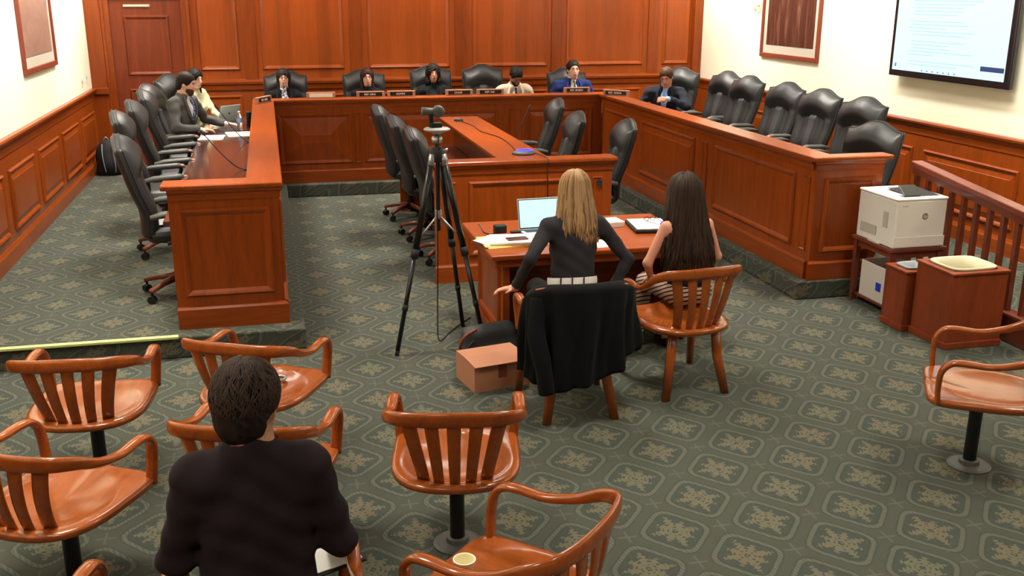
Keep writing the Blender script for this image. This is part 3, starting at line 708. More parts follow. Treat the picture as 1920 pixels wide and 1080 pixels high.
# ------------------------------------------------------------------ executive leather chairs
def exec_chair():
    t = thing('executive_chair', '', 'chair')
    Z0, Z1 = .50, 1.275; NU, NV = 33, 34
    def halfw(v): return .235+.055*math.sin(min(1, v*1.15)*PI/2)-.012*max(0, v-.8)*5*.2
    def top(u):
        t = min(1, max(0, (abs(u)-.10)/.80)); return Z1-.078*t*t*(3-2*t)
    def base(u, v):
        x = u*halfw(v); zt = top(u); z = Z0+(zt-Z0)*v
        y = -.205-.10*v-.06*v*v+.03*math.exp(-((v-.25)/.2)**2)-.03*(1-u*u)*(.7)+.03
        return x, y, z
    def front(i, j):
        u = -1+2*i/(NU-1); v = j/(NV-1); x, y, z = base(u, v)
        edge = max(0, 1-abs(u)**6)*(1 if v < .9 else max(0, 1-((v-.9)/.1)**2)**.5)
        bol = .080*math.exp(-((v-.83)/.14)**2)*(1-.45*u*u)
        d = .02
        if v < .66:
            a = abs(u)
            fade = min(1, (.66-v)/.05)
            if a < .24: d += .032*(max(0, 1-(a/.24)**6))*fade*(1 if v < .60 else max(0, 1-((v-.60)/.06)**2)**.5)
            elif a < .60: d += .012*fade*max(0, 1-((a-.42)/.18)**4)
            else: d += .035*max(0, 1-((a-.8)/.2)**4)
        else: d += .02
        return (x, y+(d+bol)*edge**.5, z)
    def back(i, j):
        u = -1+2*i/(NU-1); v = j/(NV-1); x, y, z = base(u, v)
        edge = max(0, 1-abs(u)**5)*(1 if v < .85 else max(0, 1-((v-.85)/.15)**2)**.5)
        return (x, y-.035-.04*edge**.5, z)
    vf = [front(i, j) for j in range(NV) for i in range(NU)]; vb = [back(i, j) for j in range(NV) for i in range(NU)]
    n = len(vf); fs = []
    for j in range(NV-1):
        for i in range(NU-1):
            a = j*NU+i; fs.append((a, a+1, a+NU+1, a+NU)); fs.append((n+a, n+a+NU, n+a+NU+1, n+a+1))
    rim = [i for i in range(NU)]+[j*NU+NU-1 for j in range(1, NV)]+[(NV-1)*NU+i for i in range(NU-2, -1, -1)]+[j*NU for j in range(NV-2, 0, -1)]
    for k in range(len(rim)):
        a, b_ = rim[k], rim[(k+1) % len(rim)]; fs.append((a, b_, n+b_, n+a))
    bk = MB().add(vf+vb, fs).build('backrest', 'leather', t, smooth=True)
    def pan(u, v):
        uu = (u*2-1)*.21; vv = .08+v*.555
        i = (uu+1)/2*(NU-1); x, y, z = front(i, vv*(NV-1))
        e = max(0, 1-abs(u*2-1)**6)*(max(0, 1-((v-.93)/.07)**2) if v > .93 else 1)
        return (x, y+.006*e+.0015-(.02 if e == 0 else 0), z)
    flatgrid(pan, 13, 22, 'leather_panel', 'lumbar_panel', bk)
    side = [j*NU for j in range(NV)]+[(NV-1)*NU+i for i in range(1, NU)]+[j*NU+NU-1 for j in range(NV-2, -1, -1)]
    mb = MB(); mb.tube([vf[k] for k in side], .006, 6); mb.tube([vb[k] for k in side], .006, 6)
    mb.build('piping', 'leather', bk, smooth=True)
    # seat cushion
    def seat(u, v):
        th = 2*PI*u; c, s_ = math.cos(th), math.sin(th); k = (abs(c)**4.5+abs(s_)**4.5)**(-1/4.5)
        prof = [(.0, .575), (.5, .578), (.8, .57), (.94, .55), (1.0, .515), (.98, .475), (.9, .455), (.0, .45)]
        q = v*(len(prof)-1); i = min(len(prof)-2, int(q)); f_ = q-i
        r_ = lerp(prof[i][0], prof[i+1][0], f_); z = lerp(prof[i][1], prof[i+1][1], f_)
        return (.265*k*c*r_, .25*k*s_*r_+.01, z-.0)
    flatgrid(seat, 40, 22, 'leather', 'seat', t, closed_u=True)
    for sx in (-1, 1):
        ar = MB(); P = [(sx*.315, .16, .69), (sx*.315, .155, .64), (sx*.31, .10, .56), (sx*.285, .02, .475), (sx*.27, -.08, .46)]
        ar.tube([tuple(q) for q in cr(P, 5)], .018, 8); a_ = ar.build('arm_frame', 'black', t, smooth=True)
        MB().sweep([((sx*.315, -.19, .675), (1, 0, 0), .026, .016, (0, 1, 0)), ((sx*.315, -.1, .692), (1, 0, 0), .036, .024, (0, 1, 0)), ((sx*.315, .12, .702), (1, 0, 0), .036, .025, (0, 1, 0)), ((sx*.315, .155, .700), (1, 0, 0), .034, .023, (0, 1, 0))], 12, 4).build('arm_pad', 'pad_grey', t, smooth=True)
        MB().sweep([((sx*.315, .155, .700), (1, 0, 0), .028, .019, (0, 1, 0)), ((sx*.315, .185, .697), (1, 0, 0), .027, .018, (0, 1, 0)), ((sx*.315, .20, .690), (1, 0, 0), .018, .012, (0, 1, 0))], 12, 2.4).build('arm_tip', 'tip_wood', t, smooth=True)
    MB().lathe([(.05, .10), (.05, .2), (.028, .21), (.028, .45)], 16).build('gas_column', 'black', t)
    MB().box(-.12, .12, -.12, .12, .43, .46).build('seat_mechanism', 'black', t)
    for k in range(5):
        a = 2*PI*k/5+.4; c, s_ = math.cos(a), math.sin(a); sd = (-s_, c, 0)
        MB().sweep([((c*.03, s_*.03, .155), sd, .028, .03, (c, s_, 0)), ((c*.18, s_*.18, .135), sd, .026, .022, (c, s_, 0)), ((c*.32, s_*.32, .10), sd, .022, .016, (c, s_, 0))], 8, 4).build('base_leg', 'wood_base', t, smooth=True)
        M = Matrix.Translation((c*.31, s_*.31, .032)) @ Matrix.Rotation(a+1.2+k, 4, 'Z') @ Matrix.Rotation(PI/2, 4, 'X')
        mb = MB(); mb.frust((0, 0), .032, .032, .018, 16, M, .006); mb.frust((0, 0), .032, .032, .018, 16, M, -.024)
        mb.frust((c*.31, s_*.31), .010, .010, .05, 8, None, .045); mb.build('caster', 'black', t)
    return t
protoE = exec_chair()
def ech(x, y, fx, fy, label, group, z=D, lift=0):
    o = place(protoE, x, y, facing(fx, fy), label, group, z)
    if lift:
        for ch in o.children:
            if not ch.name.startswith(('base_leg', 'caster', 'gas')): ch.location.z += lift
    return o
GL = 'black leather chairs behind the left desk'; GB = 'black leather chairs behind the back desk'
GR = 'black leather chairs behind the right desk'; GM = 'black leather chairs at the centre desk'
ech(-.78, 8.12, 1, .12, 'nearest black leather chair of the left row with papers on its seat', GL, lift=.03)
ech(-.98, 9.55, 1, .12, 'second black leather chair of the left row from the camera', GL, lift=.03)
ech(-.97, 10.50, 1, .11, 'third black leather chair of the left row from the camera', GL, lift=.03)
ech(-.98, 11.62, 1, .10, 'fourth black leather chair of the left row, just short of the grey suited man', GL, lift=.03)
ech(-1.06, 12.55, .95, -.3, 'black leather chair the grey suited bearded man sits in', GL)
ech(-.96, 13.70, .8, -.6, 'black leather chair in the corner behind the person in cream', GL, lift=.02)
ech(.235, 13.92, 0, -1, 'black leather chair of the woman with a fringe', GB, lift=.02)
ech(1.305, 13.92, 0, -1, 'black leather chair of the auburn haired woman with glasses', GB, lift=.02)
ech(2.25, 13.92, 0, -1, 'black leather chair of the curly dark haired woman', GB, lift=.06)
ech(3.00, 13.92, 0, -1, 'black leather chair left of the man leaning over in a cream shirt', GB, lift=.06)
ech(4.26, 13.92, 0, -1, 'black leather chair of the man in the bright blue suit', GB)
ech(5.50, 13.28, -.7, -.72, 'black leather chair behind the man in the navy suit at the right desk', GR, lift=.03)
ech(5.76, 12.66, -.97, -.24, 'empty black leather chair right behind the navy suited man', GR, lift=.03)
ech(5.69, 11.86, -.97, -.24, 'empty black leather chair third from the back in the right row', GR, lift=.03)
ech(5.69, 10.86, -.97, -.24, 'empty black leather chair fourth from the back in the right row', GR, lift=.03)
ech(5.64, 9.98, -.97, -.24, 'empty black leather chair third from the front in the right row', GR, lift=.03)
ech(5.60, 9.08, -.97, -.24, 'empty black leather chair next to last in the right row', GR, lift=.03)
ech(5.12, 8.06, -.93, -.36, 'black leather chair turned at the front end of the right row', GR, lift=-.09)
ech(1.52, 11.32, 1, .02, 'farthest black leather chair on the left of the centre desk', GM, 0)
ech(1.57, 10.30, 1, .02, 'middle black leather chair on the left of the centre desk', GM, 0)
ech(1.62, 9.32, 1, .02, 'nearest black leather chair on the left of the centre desk by the tripod', GM, 0)
ech(3.02, 11.65, -1, .12, 'farthest black leather chair on the right of the centre desk', GM, 0)
ech(2.84, 10.25, -1, .12, 'middle black leather chair on the right of the centre desk', GM, 0)
ech(3.13, 9.50, -1, .10, 'nearest black leather chair on the right of the centre desk', GM, 0)
# ------------------------------------------------------------------ signed distance figures
def smin(a, b_, k):
    h = np.clip(.5+.5*(b_-a)/k, 0, 1); return b_*(1-h)+a*h-k*h*(1-h)
def sdf_field(prims, vox, disp=None):
    lo = np.full(3, 1e9); hi = -lo
    for p in prims:
        if p[0] == 'c': c = np.array([p[1], p[2]]); r = max(p[3], p[4]); a, b_ = c.min(0)-r, c.max(0)+r
        elif p[0] == 'e': r = max(p[2]); a, b_ = np.array(p[1])-r, np.array(p[1])+r
        else: continue
        lo = np.minimum(lo, a); hi = np.maximum(hi, b_)
    lo -= 3*vox+.01; hi += 3*vox+.01
    n = np.ceil((hi-lo)/vox).astype(int)+1
    far = 3*vox+.045
    F = np.full(n, far, np.float32)
    for p in prims:
        k = p[-1]
        if p[0] in 'cd': c = np.array([p[1], p[2]]); r = max(p[3], p[4]); a, b_ = c.min(0)-r, c.max(0)+r
        else: r = max(p[2]); a, b_ = np.array(p[1])-r, np.array(p[1])+r
        pad = k+2*vox+.01
        i0 = np.clip(((a-pad-lo)/vox).astype(int), 0, n-1); i1 = np.clip(((b_+pad-lo)/vox).astype(int)+2, 1, n)
        if (i1 <= i0).any(): continue
        g = np.meshgrid(*[lo[d]+vox*np.arange(i0[d], i1[d]) for d in range(3)], indexing='ij', sparse=True)
        sl = tuple(slice(i0[d], i1[d]) for d in range(3))
        if p[0] in 'cd':
            A = np.array(p[1], float); B = np.array(p[2], float); ab = B-A; L2 = max(ab@ab, 1e-9)
            t = np.clip(((g[0]-A[0])*ab[0]+(g[1]-A[1])*ab[1]+(g[2]-A[2])*ab[2])/L2, 0, 1)
            d = np.sqrt((g[0]-A[0]-t*ab[0])**2+(g[1]-A[1]-t*ab[1])**2+(g[2]-A[2]-t*ab[2])**2)-(p[3]+(p[4]-p[3])*t)
        else:
            R_ = np.array(p[3]) if p[3] is not None else np.eye(3)
            q = [g[0]-p[1][0], g[1]-p[1][1], g[2]-p[1][2]]
            l = [R_[0][i]*q[0]+R_[1][i]*q[1]+R_[2][i]*q[2] for i in range(3)]
            s_ = p[2]; k0 = np.sqrt((l[0]/s_[0])**2+(l[1]/s_[1])**2+(l[2]/s_[2])**2)
            k1 = np.sqrt((l[0]/s_[0]**2)**2+(l[1]/s_[1]**2)**2+(l[2]/s_[2]**2)**2)
            d = k0*(k0-1)/np.maximum(k1, 1e-6)
        if p[0] in 'ce': F[sl] = np.minimum(smin(F[sl], d, max(k, 1e-4)), far)
        else: F[sl] = -smin(-F[sl], d, max(k, 1e-4))
    if disp is not None:
        g = np.meshgrid(*[lo[d]+vox*np.arange(n[d]) for d in range(3)], indexing='ij', sparse=True)
        m = F < far*.95
        F = np.where(m, F+disp(*g), F).astype(np.float32)
    return F, lo
def surfnet(F, lo, vox):
    I = F < 0; nx, ny, nz = F.shape
    c = np.zeros((nx-1, ny-1, nz-1), np.int8)
    offs = [(a, b_, d) for a in (0, 1) for b_ in (0, 1) for d in (0, 1)]
    for a, b_, d in offs: c += I[a:nx-1+a, b_:ny-1+b_, d:nz-1+d]
    idx = np.argwhere((c > 0) & (c < 8))
    N = len(idx); acc = np.zeros((N, 3)); cnt = np.zeros(N)
    V = {o: F[idx[:, 0]+o[0], idx[:, 1]+o[1], idx[:, 2]+o[2]] for o in offs}
    for o in offs:
        for ax in range(3):
            if o[ax]: continue
            o2 = list(o); o2[ax] = 1; o2 = tuple(o2); a, b_ = V[o], V[o2]
            m = (a < 0) != (b_ < 0); t = np.where(m, a/np.where(m, a-b_, 1), 0)
            for d in range(3): acc[:, d] += m*(o[d]+(t if d == ax else 0))
            cnt += m
    P = lo+(idx+acc/cnt[:, None])*vox
    G = np.full((nx-1, ny-1, nz-1), -1, np.int32); G[idx[:, 0], idx[:, 1], idx[:, 2]] = np.arange(N)
    Q = []
    for ax in range(3):
        sl0 = [slice(1, -1)]*3; sl1 = [slice(1, -1)]*3; sl0[ax] = slice(0, -1); sl1[ax] = slice(1, None)
        a, b_ = I[tuple(sl0)], I[tuple(sl1)]
        e = np.argwhere(a != b_); sgn = a[e[:, 0], e[:, 1], e[:, 2]]
        base = e+np.array([0 if d == ax else 1 for d in range(3)])
        u, w = [(1, 2), (2, 0), (0, 1)][ax]
        q = []
        for du, dw in ((-1, -1), (0, -1), (0, 0), (-1, 0)):
            b2 = base.copy(); b2[:, u] += du; b2[:, w] += dw
            q.append(G[b2[:, 0], b2[:, 1], b2[:, 2]])
        q = np.stack(q, 1); q[~sgn] = q[~sgn][:, ::-1]
        Q.append(q)
    Q = np.concatenate(Q); return P, Q[(Q >= 0).all(1)]
def mesh_np(name, P, Q, mat, parent, relax=1, loc=None):
    me = bpy.data.meshes.new(name); me.vertices.add(len(P)); me.vertices.foreach_set('co', P.astype(np.float32).ravel())
    me.loops.add(Q.size); me.loops.foreach_set('vertex_index', Q.astype(np.int32).ravel())
    me.polygons.add(len(Q)); me.polygons.foreach_set('loop_start', np.arange(0, Q.size, 4, dtype=np.int32))
    me.update(calc_edges=True); me.validate()
    me.polygons.foreach_set('use_smooth', [True]*len(me.polygons))
    me.materials.append(MATS[mat]); o = bpy.data.objects.new(name, me); COL.objects.link(o)
    if parent: o.parent = parent
    return o
def blob(name, prims, vox, mat, parent, disp=None):
    F, lo = sdf_field(prims, vox, disp); P, Q = surfnet(F, lo, vox)
    # one relax pass along edges
    if len(Q):
        A = np.zeros_like(P); n = np.zeros(len(P))
        for i in range(4):
            a, b_ = Q[:, i], Q[:, (i+1) % 4]
            for d in range(3): A[:, d] += np.bincount(a, P[b_, d], len(P))+np.bincount(b_, P[a, d], len(P))
            n += np.bincount(a, minlength=len(P))+np.bincount(b_, minlength=len(P))
        n = np.maximum(n, 1); P = P*.5+A/n[:, None]*.5
    return mesh_np(name, P, Q, mat, parent)
V3 = lambda *a: np.array(a, float)
def rotm(yaw, pitch, roll=0):
    """head frame: columns right(x), forward(y), up(z); yaw turns left positive, pitch up positive"""
    return np.array((Matrix.Rotation(yaw, 3, 'Z') @ Matrix.Rotation(pitch, 3, 'X') @ Matrix.Rotation(roll, 3, 'Y')))
def ik(a, b_, l1, l2, pole):
    a, b_, pole = [np.array(q, float) for q in (a, b_, pole)]
    d = b_-a; L_ = np.linalg.norm(d); L2 = min(L_, (l1+l2)*.999); b_ = a+d/L_*L2
    x = (l1*l1-l2*l2+L2*L2)/(2*L2); h = math.sqrt(max(l1*l1-x*x, 0)); u = d/L_
    p = pole-a; p = p-u*(p@u); p = p/np.linalg.norm(p)
    return a+u*x+p*h, b_
def hand(prims, w, dirv, nrm, side, s=1.0, curl=.5, spread=.12):
    """w wrist, dirv hand direction, nrm back-of-hand normal, side +1 when the thumb lies towards +cross"""
    dv = dirv/np.linalg.norm(dirv); n = nrm-dv*(nrm@dv); n /= np.linalg.norm(n); sd = np.cross(n, dv)*side
    pc = w+dv*.045*s
    prims.append(('c', w, w+dv*.02*s, .026*s, .026*s, .012))
    for k in (-1, 0, 1): prims.append(('c', w+dv*.02*s+sd*.013*k*s, w+dv*.078*s+sd*.022*k*s, .0165*s, .0135*s, .008))
    for k, L_ in ((-1.5, .060), (-.5, .074), (.5, .078), (1.5, .070)):
        b0 = w+dv*.082*s+sd*.0175*k*s; d1 = dv+sd*spread*k*.4
        a = 0
        for f_, m in ((.45, .35), (.32, .8), (.23, 1.1)):
            a += curl*m; dd = d1*math.cos(a)-n*math.sin(a); dd /= np.linalg.norm(dd)
            b1 = b0+dd*L_*f_*s; prims.append(('c', b0, b1, .0092*s, .0082*s, .003)); b0 = b1
    t0 = w+dv*.022*s+sd*.026*s; t1 = t0+(dv*.55+sd*.75-n*.25)*.036*s; t2 = t1+(dv*.85+sd*.25-n*.3)*.030*s
    prims += [('c', w+dv*.015*s+sd*.012*s, t0, .016*s, .014*s, .01), ('c', t0, t1, .0125*s, .0105*s, .006), ('c', t1, t2, .0105*s, .0085*s, .004)]
def person(label, loc, yaw, seat, s=1.0, fem=False, lean=0, side=0, head=(0, 0, 0), hd=None, lh=None, rh=None, floor=0, skin='skin_pale', vox=.0085,
           top='jacket', topmat='suit_dark', shirt='shirt_white', tie=None, legs='suit_dark', hair='short', hairmat='hair_brown', beard=None, glasses=False, hvox=None, hsc=1.0,
           curl=.45, nk=.150, feet=None, sleeve=1.0, cvox=None, width=1.0, elbow=.28, lowback=False, knee=.17):
    """local frame: faces +Y, +X is the person's right"""
    root = thing('person', label, 'person', (loc[0], loc[1], 0), yaw)
    cvox = cvox or vox*1.15
    hip = V3(0, 0, seat+.10*s)
    ux = V3(side, 0, 0); up = V3(math.sin(side), math.sin(lean)*math.cos(side), math.cos(lean)*math.cos(side)); fwd = V3(0, math.cos(lean), -math.sin(lean))
    def T(x, y, z): return hip+V3(1, 0, 0)*x*s+fwd*y*s+up*z*s
    sw = (.165 if fem else .185)*width
    sh = {1: T(sw, -.0, .455), -1: T(-sw, -.0, .455)}
    nb = T(0, -.005, .50); H = rotm(*head)
    hc = (nb+up*nk*s+V3(0, .035, 0)*s) if hd is None else V3(*hd)
    def h(x, y, z): return tuple(hc+H@(V3(x, y, z)*s))
    hs = s*(.95 if fem else 1.0)*hsc
    B = []
    cw = .135 if fem else .155
    B += [('e', tuple(T(0, 0, .01)), (.165*s, .115*s, .11*s), None, .03), ('e', tuple(T(0, .0, .17)), (cw*.86*s, .095*s, .16*s), None, .04),
          ('e', tuple(T(0, .005, .33)), (cw*s, .105*s, .16*s), None, .04), ('c', T(-sw*.8, -.01, .44), T(sw*.8, -.01, .44), .055*s, .055*s, .04), ('c', T(-sw*.55, -.01, .455), nb+up*.02*s, .045*s, .045*s, .04), ('c', T(sw*.55, -.01, .455), nb+up*.02*s, .045*s, .045*s, .04),
          ('c', nb-up*.05*s, nb+up*.08*s+V3(0, .015, 0)*s, (.052 if fem else .062)*s, (.046 if fem else .055)*s, .03)]
    if fem: B += [('e', tuple(T(.07, .085, .31)), (.055*s, .05*s, .055*s), None, .03), ('e', tuple(T(-.07, .085, .31)), (.055*s, .05*s, .055*s), None, .03)]
    # head
    HB = [('e', h(0, -.008, .035), (.074*hs, .094*hs, .082*hs), H, .02), ('e', h(0, .028, -.02), (.060*hs, .066*hs, .085*hs), H, .03), ('e', h(0, .055, -.085), (.030*hs, .026*hs, .022*hs), H, .03),
          ('c', h(0, .088, .018), h(0, .108, -.022), .009*hs, .013*hs, .010), ('e', h(0, .080, .030), (.048*hs, .014*hs, .012*hs), H, .012),
          ('e', h(0, .086, -.052), (.024*hs, .012*hs, .010*hs), H, .010), ('c', h(0, -.03, -.05), nb+up*.05*s, .054*hs, (.05 if fem else .056)*s, .04),
          ('e', h(.073, .0, -.008), (.011*hs, .019*hs, .030*hs), H, .008), ('e', h(-.073, .0, -.008), (.011*hs, .019*hs, .030*hs), H, .008)]
    B += HB
    for sx in (1, -1): B.append(('f', h(sx*.030, .096, .012), (.017*hs, .012*hs, .012*hs), H, .010))
    # arms
    l1, l2 = .275*s, .25*s; J = {}
    for sx, tgt in ((1, rh), (-1, lh)):
        if tgt is None: tgt = dict(p=(sx*.20, .22, seat+.22))
        w = V3(*tgt['p']); pole = V3(*tgt.get('pole', (sx*elbow*2, -.25, seat+.1)))
        e, w = ik(sh[sx], w, l1, l2, pole); J[sx] = (sh[sx], e, w)
        B += [('c', sh[sx], e, .047*s if not fem else .040*s, .038*s if not fem else .032*s, .03), ('c', e, w, .038*s if not fem else .033*s, .025*s if not fem else .021*s, .02)]
        dv = V3(*tgt['d']) if 'd' in tgt else (w-e); nv = V3(*tgt.get('n', (0, .1, 1)))
        hand(B, w, dv, nv, -sx, s*(.9 if fem else 1), tgt.get('curl', curl))
    # legs
    LG = {}
    for sx in (1, -1):
        hj = hip+V3(sx*.085, .01, -.005)*s
        k = V3(sx*knee, .44*s, seat+.055) if feet is None else V3(*feet[0 if sx == 1 else 1][0])
        f_ = V3(sx*.13, .50*s, floor+.075) if feet is None else V3(*feet[0 if sx == 1 else 1][1])
        d = k-hj; k = hj+d/np.linalg.norm(d)*.43*s
        LG[sx] = (hj, k, f_)
        B += [('c', hj, k, .075*s, .052*s, .03), ('c', k, f_, .050*s, .034*s, .02), ('c', f_+V3(0, -.03, -.03), f_+V3(0, .12*s, -.045), .036*s, .028*s, .02)]
    blob('body', B, vox, skin, root)
    # clothing
    C = []; th = .020*s
    if top in ('jacket', 'sweater', 'shirt', 'tank'):
        q = {'jacket': .020, 'sweater': .010, 'shirt': .014, 'tank': .007}[top]*s
        C += [('e', tuple(T(0, .0, .17)), (cw*.92*s+q*1.1, .10*s+q, .17*s), None, .05), ('e', tuple(T(0, .002, .325)), (cw*s+q, .105*s+q, .165*s), None, .05)]
        if top != 'tank': C += [('c', T(-sw*.86, -.01, .44), T(sw*.86, -.01, .44), .056*s+q, .056*s+q, .05), ('c', nb-up*.06*s, nb+up*(.035 if top == 'jacket' else .015)*s, .062*s+q*.6, .054*s+q*.5, .04), ('c', T(-sw*.6, -.01, .46), nb+up*.0*s, .048*s+q, .045*s+q, .04), ('c', T(sw*.6, -.01, .46), nb, .048*s+q, .045*s+q, .04)]
        if top == 'jacket': C += [('e', tuple(T(0, -.005, .03)), (.165*s+q, .115*s+q, .13*s), None, .05)]
        else: C += [('e', tuple(T(0, 0, .06)), (.15*s+q, .112*s+q, .08*s), None, .05)]
        if fem: C += [('e', tuple(T(.07, .085, .31)), (.055*s+q, .05*s+q, .055*s+q), None, .03), ('e', tuple(T(-.07, .085, .31)), (.055*s+q, .05*s+q, .055*s+q), None, .03)]
        if top != 'tank':
            a0, a1, a2 = (.047, .038, .026) if not fem else (.040, .032, .022)
            for sx in (1, -1):
                S0, E0, W0 = J[sx]; W1 = E0+(W0-E0)*sleeve
                C += [('c', S0, E0, a0*s+q*.85, a1*s+q*.75, .035), ('c', E0, W1, a1*s+q*.75, a2*s+q*.8, .015)]
                wd = (W0-E0)/np.linalg.norm(W0-E0)
                C += [('d', W1+wd*(.02*s), W1+wd*.1*s, .03*s+q, .03*s+q, .004)]
            # head/neck opening
            C += [('d', nb+up*.03*s+V3(0, .01, 0), nb+up*.2*s+V3(0, .03, 0), .055*s, .075*s, .008)]
        else:
            for sx in (1, -1): C += [('d', T(sx*.20, 0, .38), T(sx*.20, 0, .7), .07*s, .09*s, .01)]
            C += [('d', T(0, .02, .52), T(0, .03, .8), .11*s, .2*s, .01), ('c', T(-.085, -.02, .40), T(-.07, -.01, .50), .010, .010, .01), ('c', T(.085, -.02, .40), T(.07, -.01, .50), .010, .010, .01)]
        if top == 'jacket' and shirt:
            for kk in range(12):
                f_ = kk/11; C += [('f', tuple(T(0, .17, .545-.31*f_)), ((.082-.062*f_)*s, .125*s, .045*s), None, .004)]
        def fold(x, y, z, s=s, q=q):
            return (.0035*np.sin(z*62+x*25+2.2*np.sin(x*14+y*9))+.003*np.sin(z*31-x*38+y*20))*min(1, q/.014)
        blob('jacket' if top == 'jacket' else {'sweater': 'sweater', 'shirt': 'shirt', 'tank': 'tank_top'}[top], C, cvox, topmat, root, fold)
        if top == 'jacket' and shirt:
            q = .008*s
            SH = [('e', tuple(T(0, .002, .20)), (cw*.9*s+q, .098*s+q, .19*s), None, .05), ('e', tuple(T(0, .004, .33)), (cw*.94*s+q, .105*s+q, .155*s), None, .05), ('c', nb-up*.07*s+V3(0, .01, 0), nb+up*.045*s+V3(0, .012, 0), .066*s, .054*s+q, .03)]
            for sx in (1, -1):
                S0, E0, W0 = J[sx]; SH += [('c', E0+(W0-E0)*.8, E0+(W0-E0)*1.05, .030*s, .030*s, .01)]
            o = blob('shirt', SH, cvox, shirt, root)
            if tie:
                mb = MB(); Pt = [T(0, .075, .515), T(0, .105, .485), T(0, .128, .42), T(0, .134, .34), T(0, .130, .24), T(0, .125, .15)]
                Wd = [.015, .012, .014, .018, .022, .026]
                mb.sweep([(tuple(a), (1, 0, 0), w_*s, .007*s, tuple(-up)) for a, w_ in zip(Pt, Wd)], 10, 4); mb.build('necktie', tie, root, smooth=True)
            # lapels
            for sx in (1, -1):
                mb = MB(); P0 = [T(sx*.066, .045, .535), T(sx*.096, .088, .47), T(sx*.092, .116, .40), T(sx*.068, .134, .32), T(sx*.030, .143, .235)]
                mb.sweep([(tuple(a), (1, -.35*sx, 0), w_*s, .005*s, tuple(-up)) for a, w_ in zip(P0, (.008, .016, .020, .017, .008))], 10, 3)
                mb.build('lapel', topmat, root, smooth=True)
    # trousers / skirt
    TR = [('e', tuple(T(0, 0, .0)), (.172*s, .125*s, .118*s), None, .04)]
    for sx in (1, -1):
        hj, k, f_ = LG[sx]; TR += [('c', hj, k, .085*s, .064*s, .04), ('c', k, f_+(k-f_)*.12, .062*s, .050*s, .03)]
    blob('trousers', TR, cvox*1.1, legs, root)
    for sx in (1, -1):
        f_ = LG[sx][2]; blob('shoe', [('c', f_+V3(0, -.03, -.035), f_+V3(0, .13*s, -.045), .042*s, .032*s, .02)], .012, 'black', root)
    # hair
    hw = dict(short=.010, crop=.010, curly=.022, bangs=.014, long=.018, part=.016)[hair]*s
    HR = [('e', h(0, -.012, .040), (.076*hs+hw, .095*hs+hw, .084*hs+hw), H, .02)]
    if hair in ('short', 'crop'):
        HR += [('e', h(0, -.045, -.02), (.064*hs+hw, .058*hs+hw, .078*hs), H, .02), ('f', h(0, .125, -.012), (.085*hs, .085*hs, .088*hs), H, .010), ('f', h(0, .10, -.10), (.1*hs, .13*hs, .06*hs), H, .01)]
        for sx in (1, -1): HR += [('f', h(sx*.08, .01, -.055), (.03*hs, .045*hs, .05*hs), H, .01)]
    else:
        ln = dict(curly=.13, bangs=.20, long=.2, part=.20)[hair]
        for sx in (1, -1):
            HR += [('c', h(sx*.066, -.02, .03), h(sx*.072, .0 if hair != 'bangs' else -.02, .03-ln), .030*hs, .026*hs if hair != 'curly' else .042*hs, .03)]
        HR += [('c', h(0, -.06, .02), h(0, -.075, .03-ln), .055*hs, .055*hs, .05)]
        if hair == 'bangs': HR += [('f', h(0, .13, -.045), (.058*hs, .10*hs, .095*hs), H, .008)]
        else: HR += [('f', h(0, .125, -.03), (.056*hs, .085*hs, .096*hs), H, .012)]
    amp = dict(short=.0018, crop=.0012, curly=.009, bangs=.002, long=.001, part=.003)[hair]
    def hf(x, y, z, amp=amp): return amp*(np.sin(x*170+3*np.sin(z*40))*np.cos(y*150+2*np.sin(z*60))+.5*np.sin(z*190+x*80))
    hm = blob('hair', HR, hvox or min(vox, .007), hairmat, root, hf)
    if beard: blob('beard', [('e', h(0, .040, -.055), (.060*hs, .056*hs, .050*hs), H, .02), ('e', h(0, .06, -.09), (.036*hs, .032*hs, .028*hs), H, .02), ('f', h(0, .09, .01), (.08*hs, .09*hs, .045*hs), H, .008), ('f', h(0, .108, -.052), (.022*hs, .02*hs, .008*hs), H, .004)], .0065, beard, root)
    # face details
    for sx in (1, -1):
        e = MB(); M = Matrix.Translation(h(sx*.030, .0785, .012)) @ Matrix(H.tolist()).to_4x4()
        e.lathe([(.001, -.0075*hs), (.0075*hs, -.006*hs), (.0105*hs, 0), (.0075*hs, .006*hs), (.001, .0075*hs)], 12, M=M); ey = e.build('eye', 'eye_white', root, smooth=True)
        e = MB(); M2 = Matrix.Translation(h(sx*.030, .0857, .012)) @ Matrix(H.tolist()).to_4x4(); e.lathe([(.0005, -.0055*hs), (.0045*hs, -.003*hs), (.0058*hs, 0), (.0045*hs, .003*hs), (.0005, .0055*hs)], 10, M=M2); e.build('iris', 'eye_dark', ey, smooth=True)
        e = MB(); e.tube([h(sx*.014, .096, .030), h(sx*.030, .094, .036), h(sx*.048, .080, .030)], [.003*hs, .0045*hs, .002*hs], 6); e.build('eyebrow', hairmat, root, smooth=True)
    e = MB(); e.sweep([(h(-.024, .088, -.053), tuple(H@V3(0, 0, 1)), .002, .002, tuple(H@V3(1, 0, 0))), (h(-.01, .0985, -.051), tuple(H@V3(0, 0, 1)), .006*hs, .004*hs, tuple(H@V3(1, 0, 0))), (h(.01, .0985, -.051), tuple(H@V3(0, 0, 1)), .006*hs, .004*hs, tuple(H@V3(1, 0, 0))), (h(.024, .088, -.053), tuple(H@V3(0, 0, 1)), .002, .002, tuple(H@V3(1, 0, 0)))], 8, 2)
    e.build('lips', 'lips', root, smooth=True)
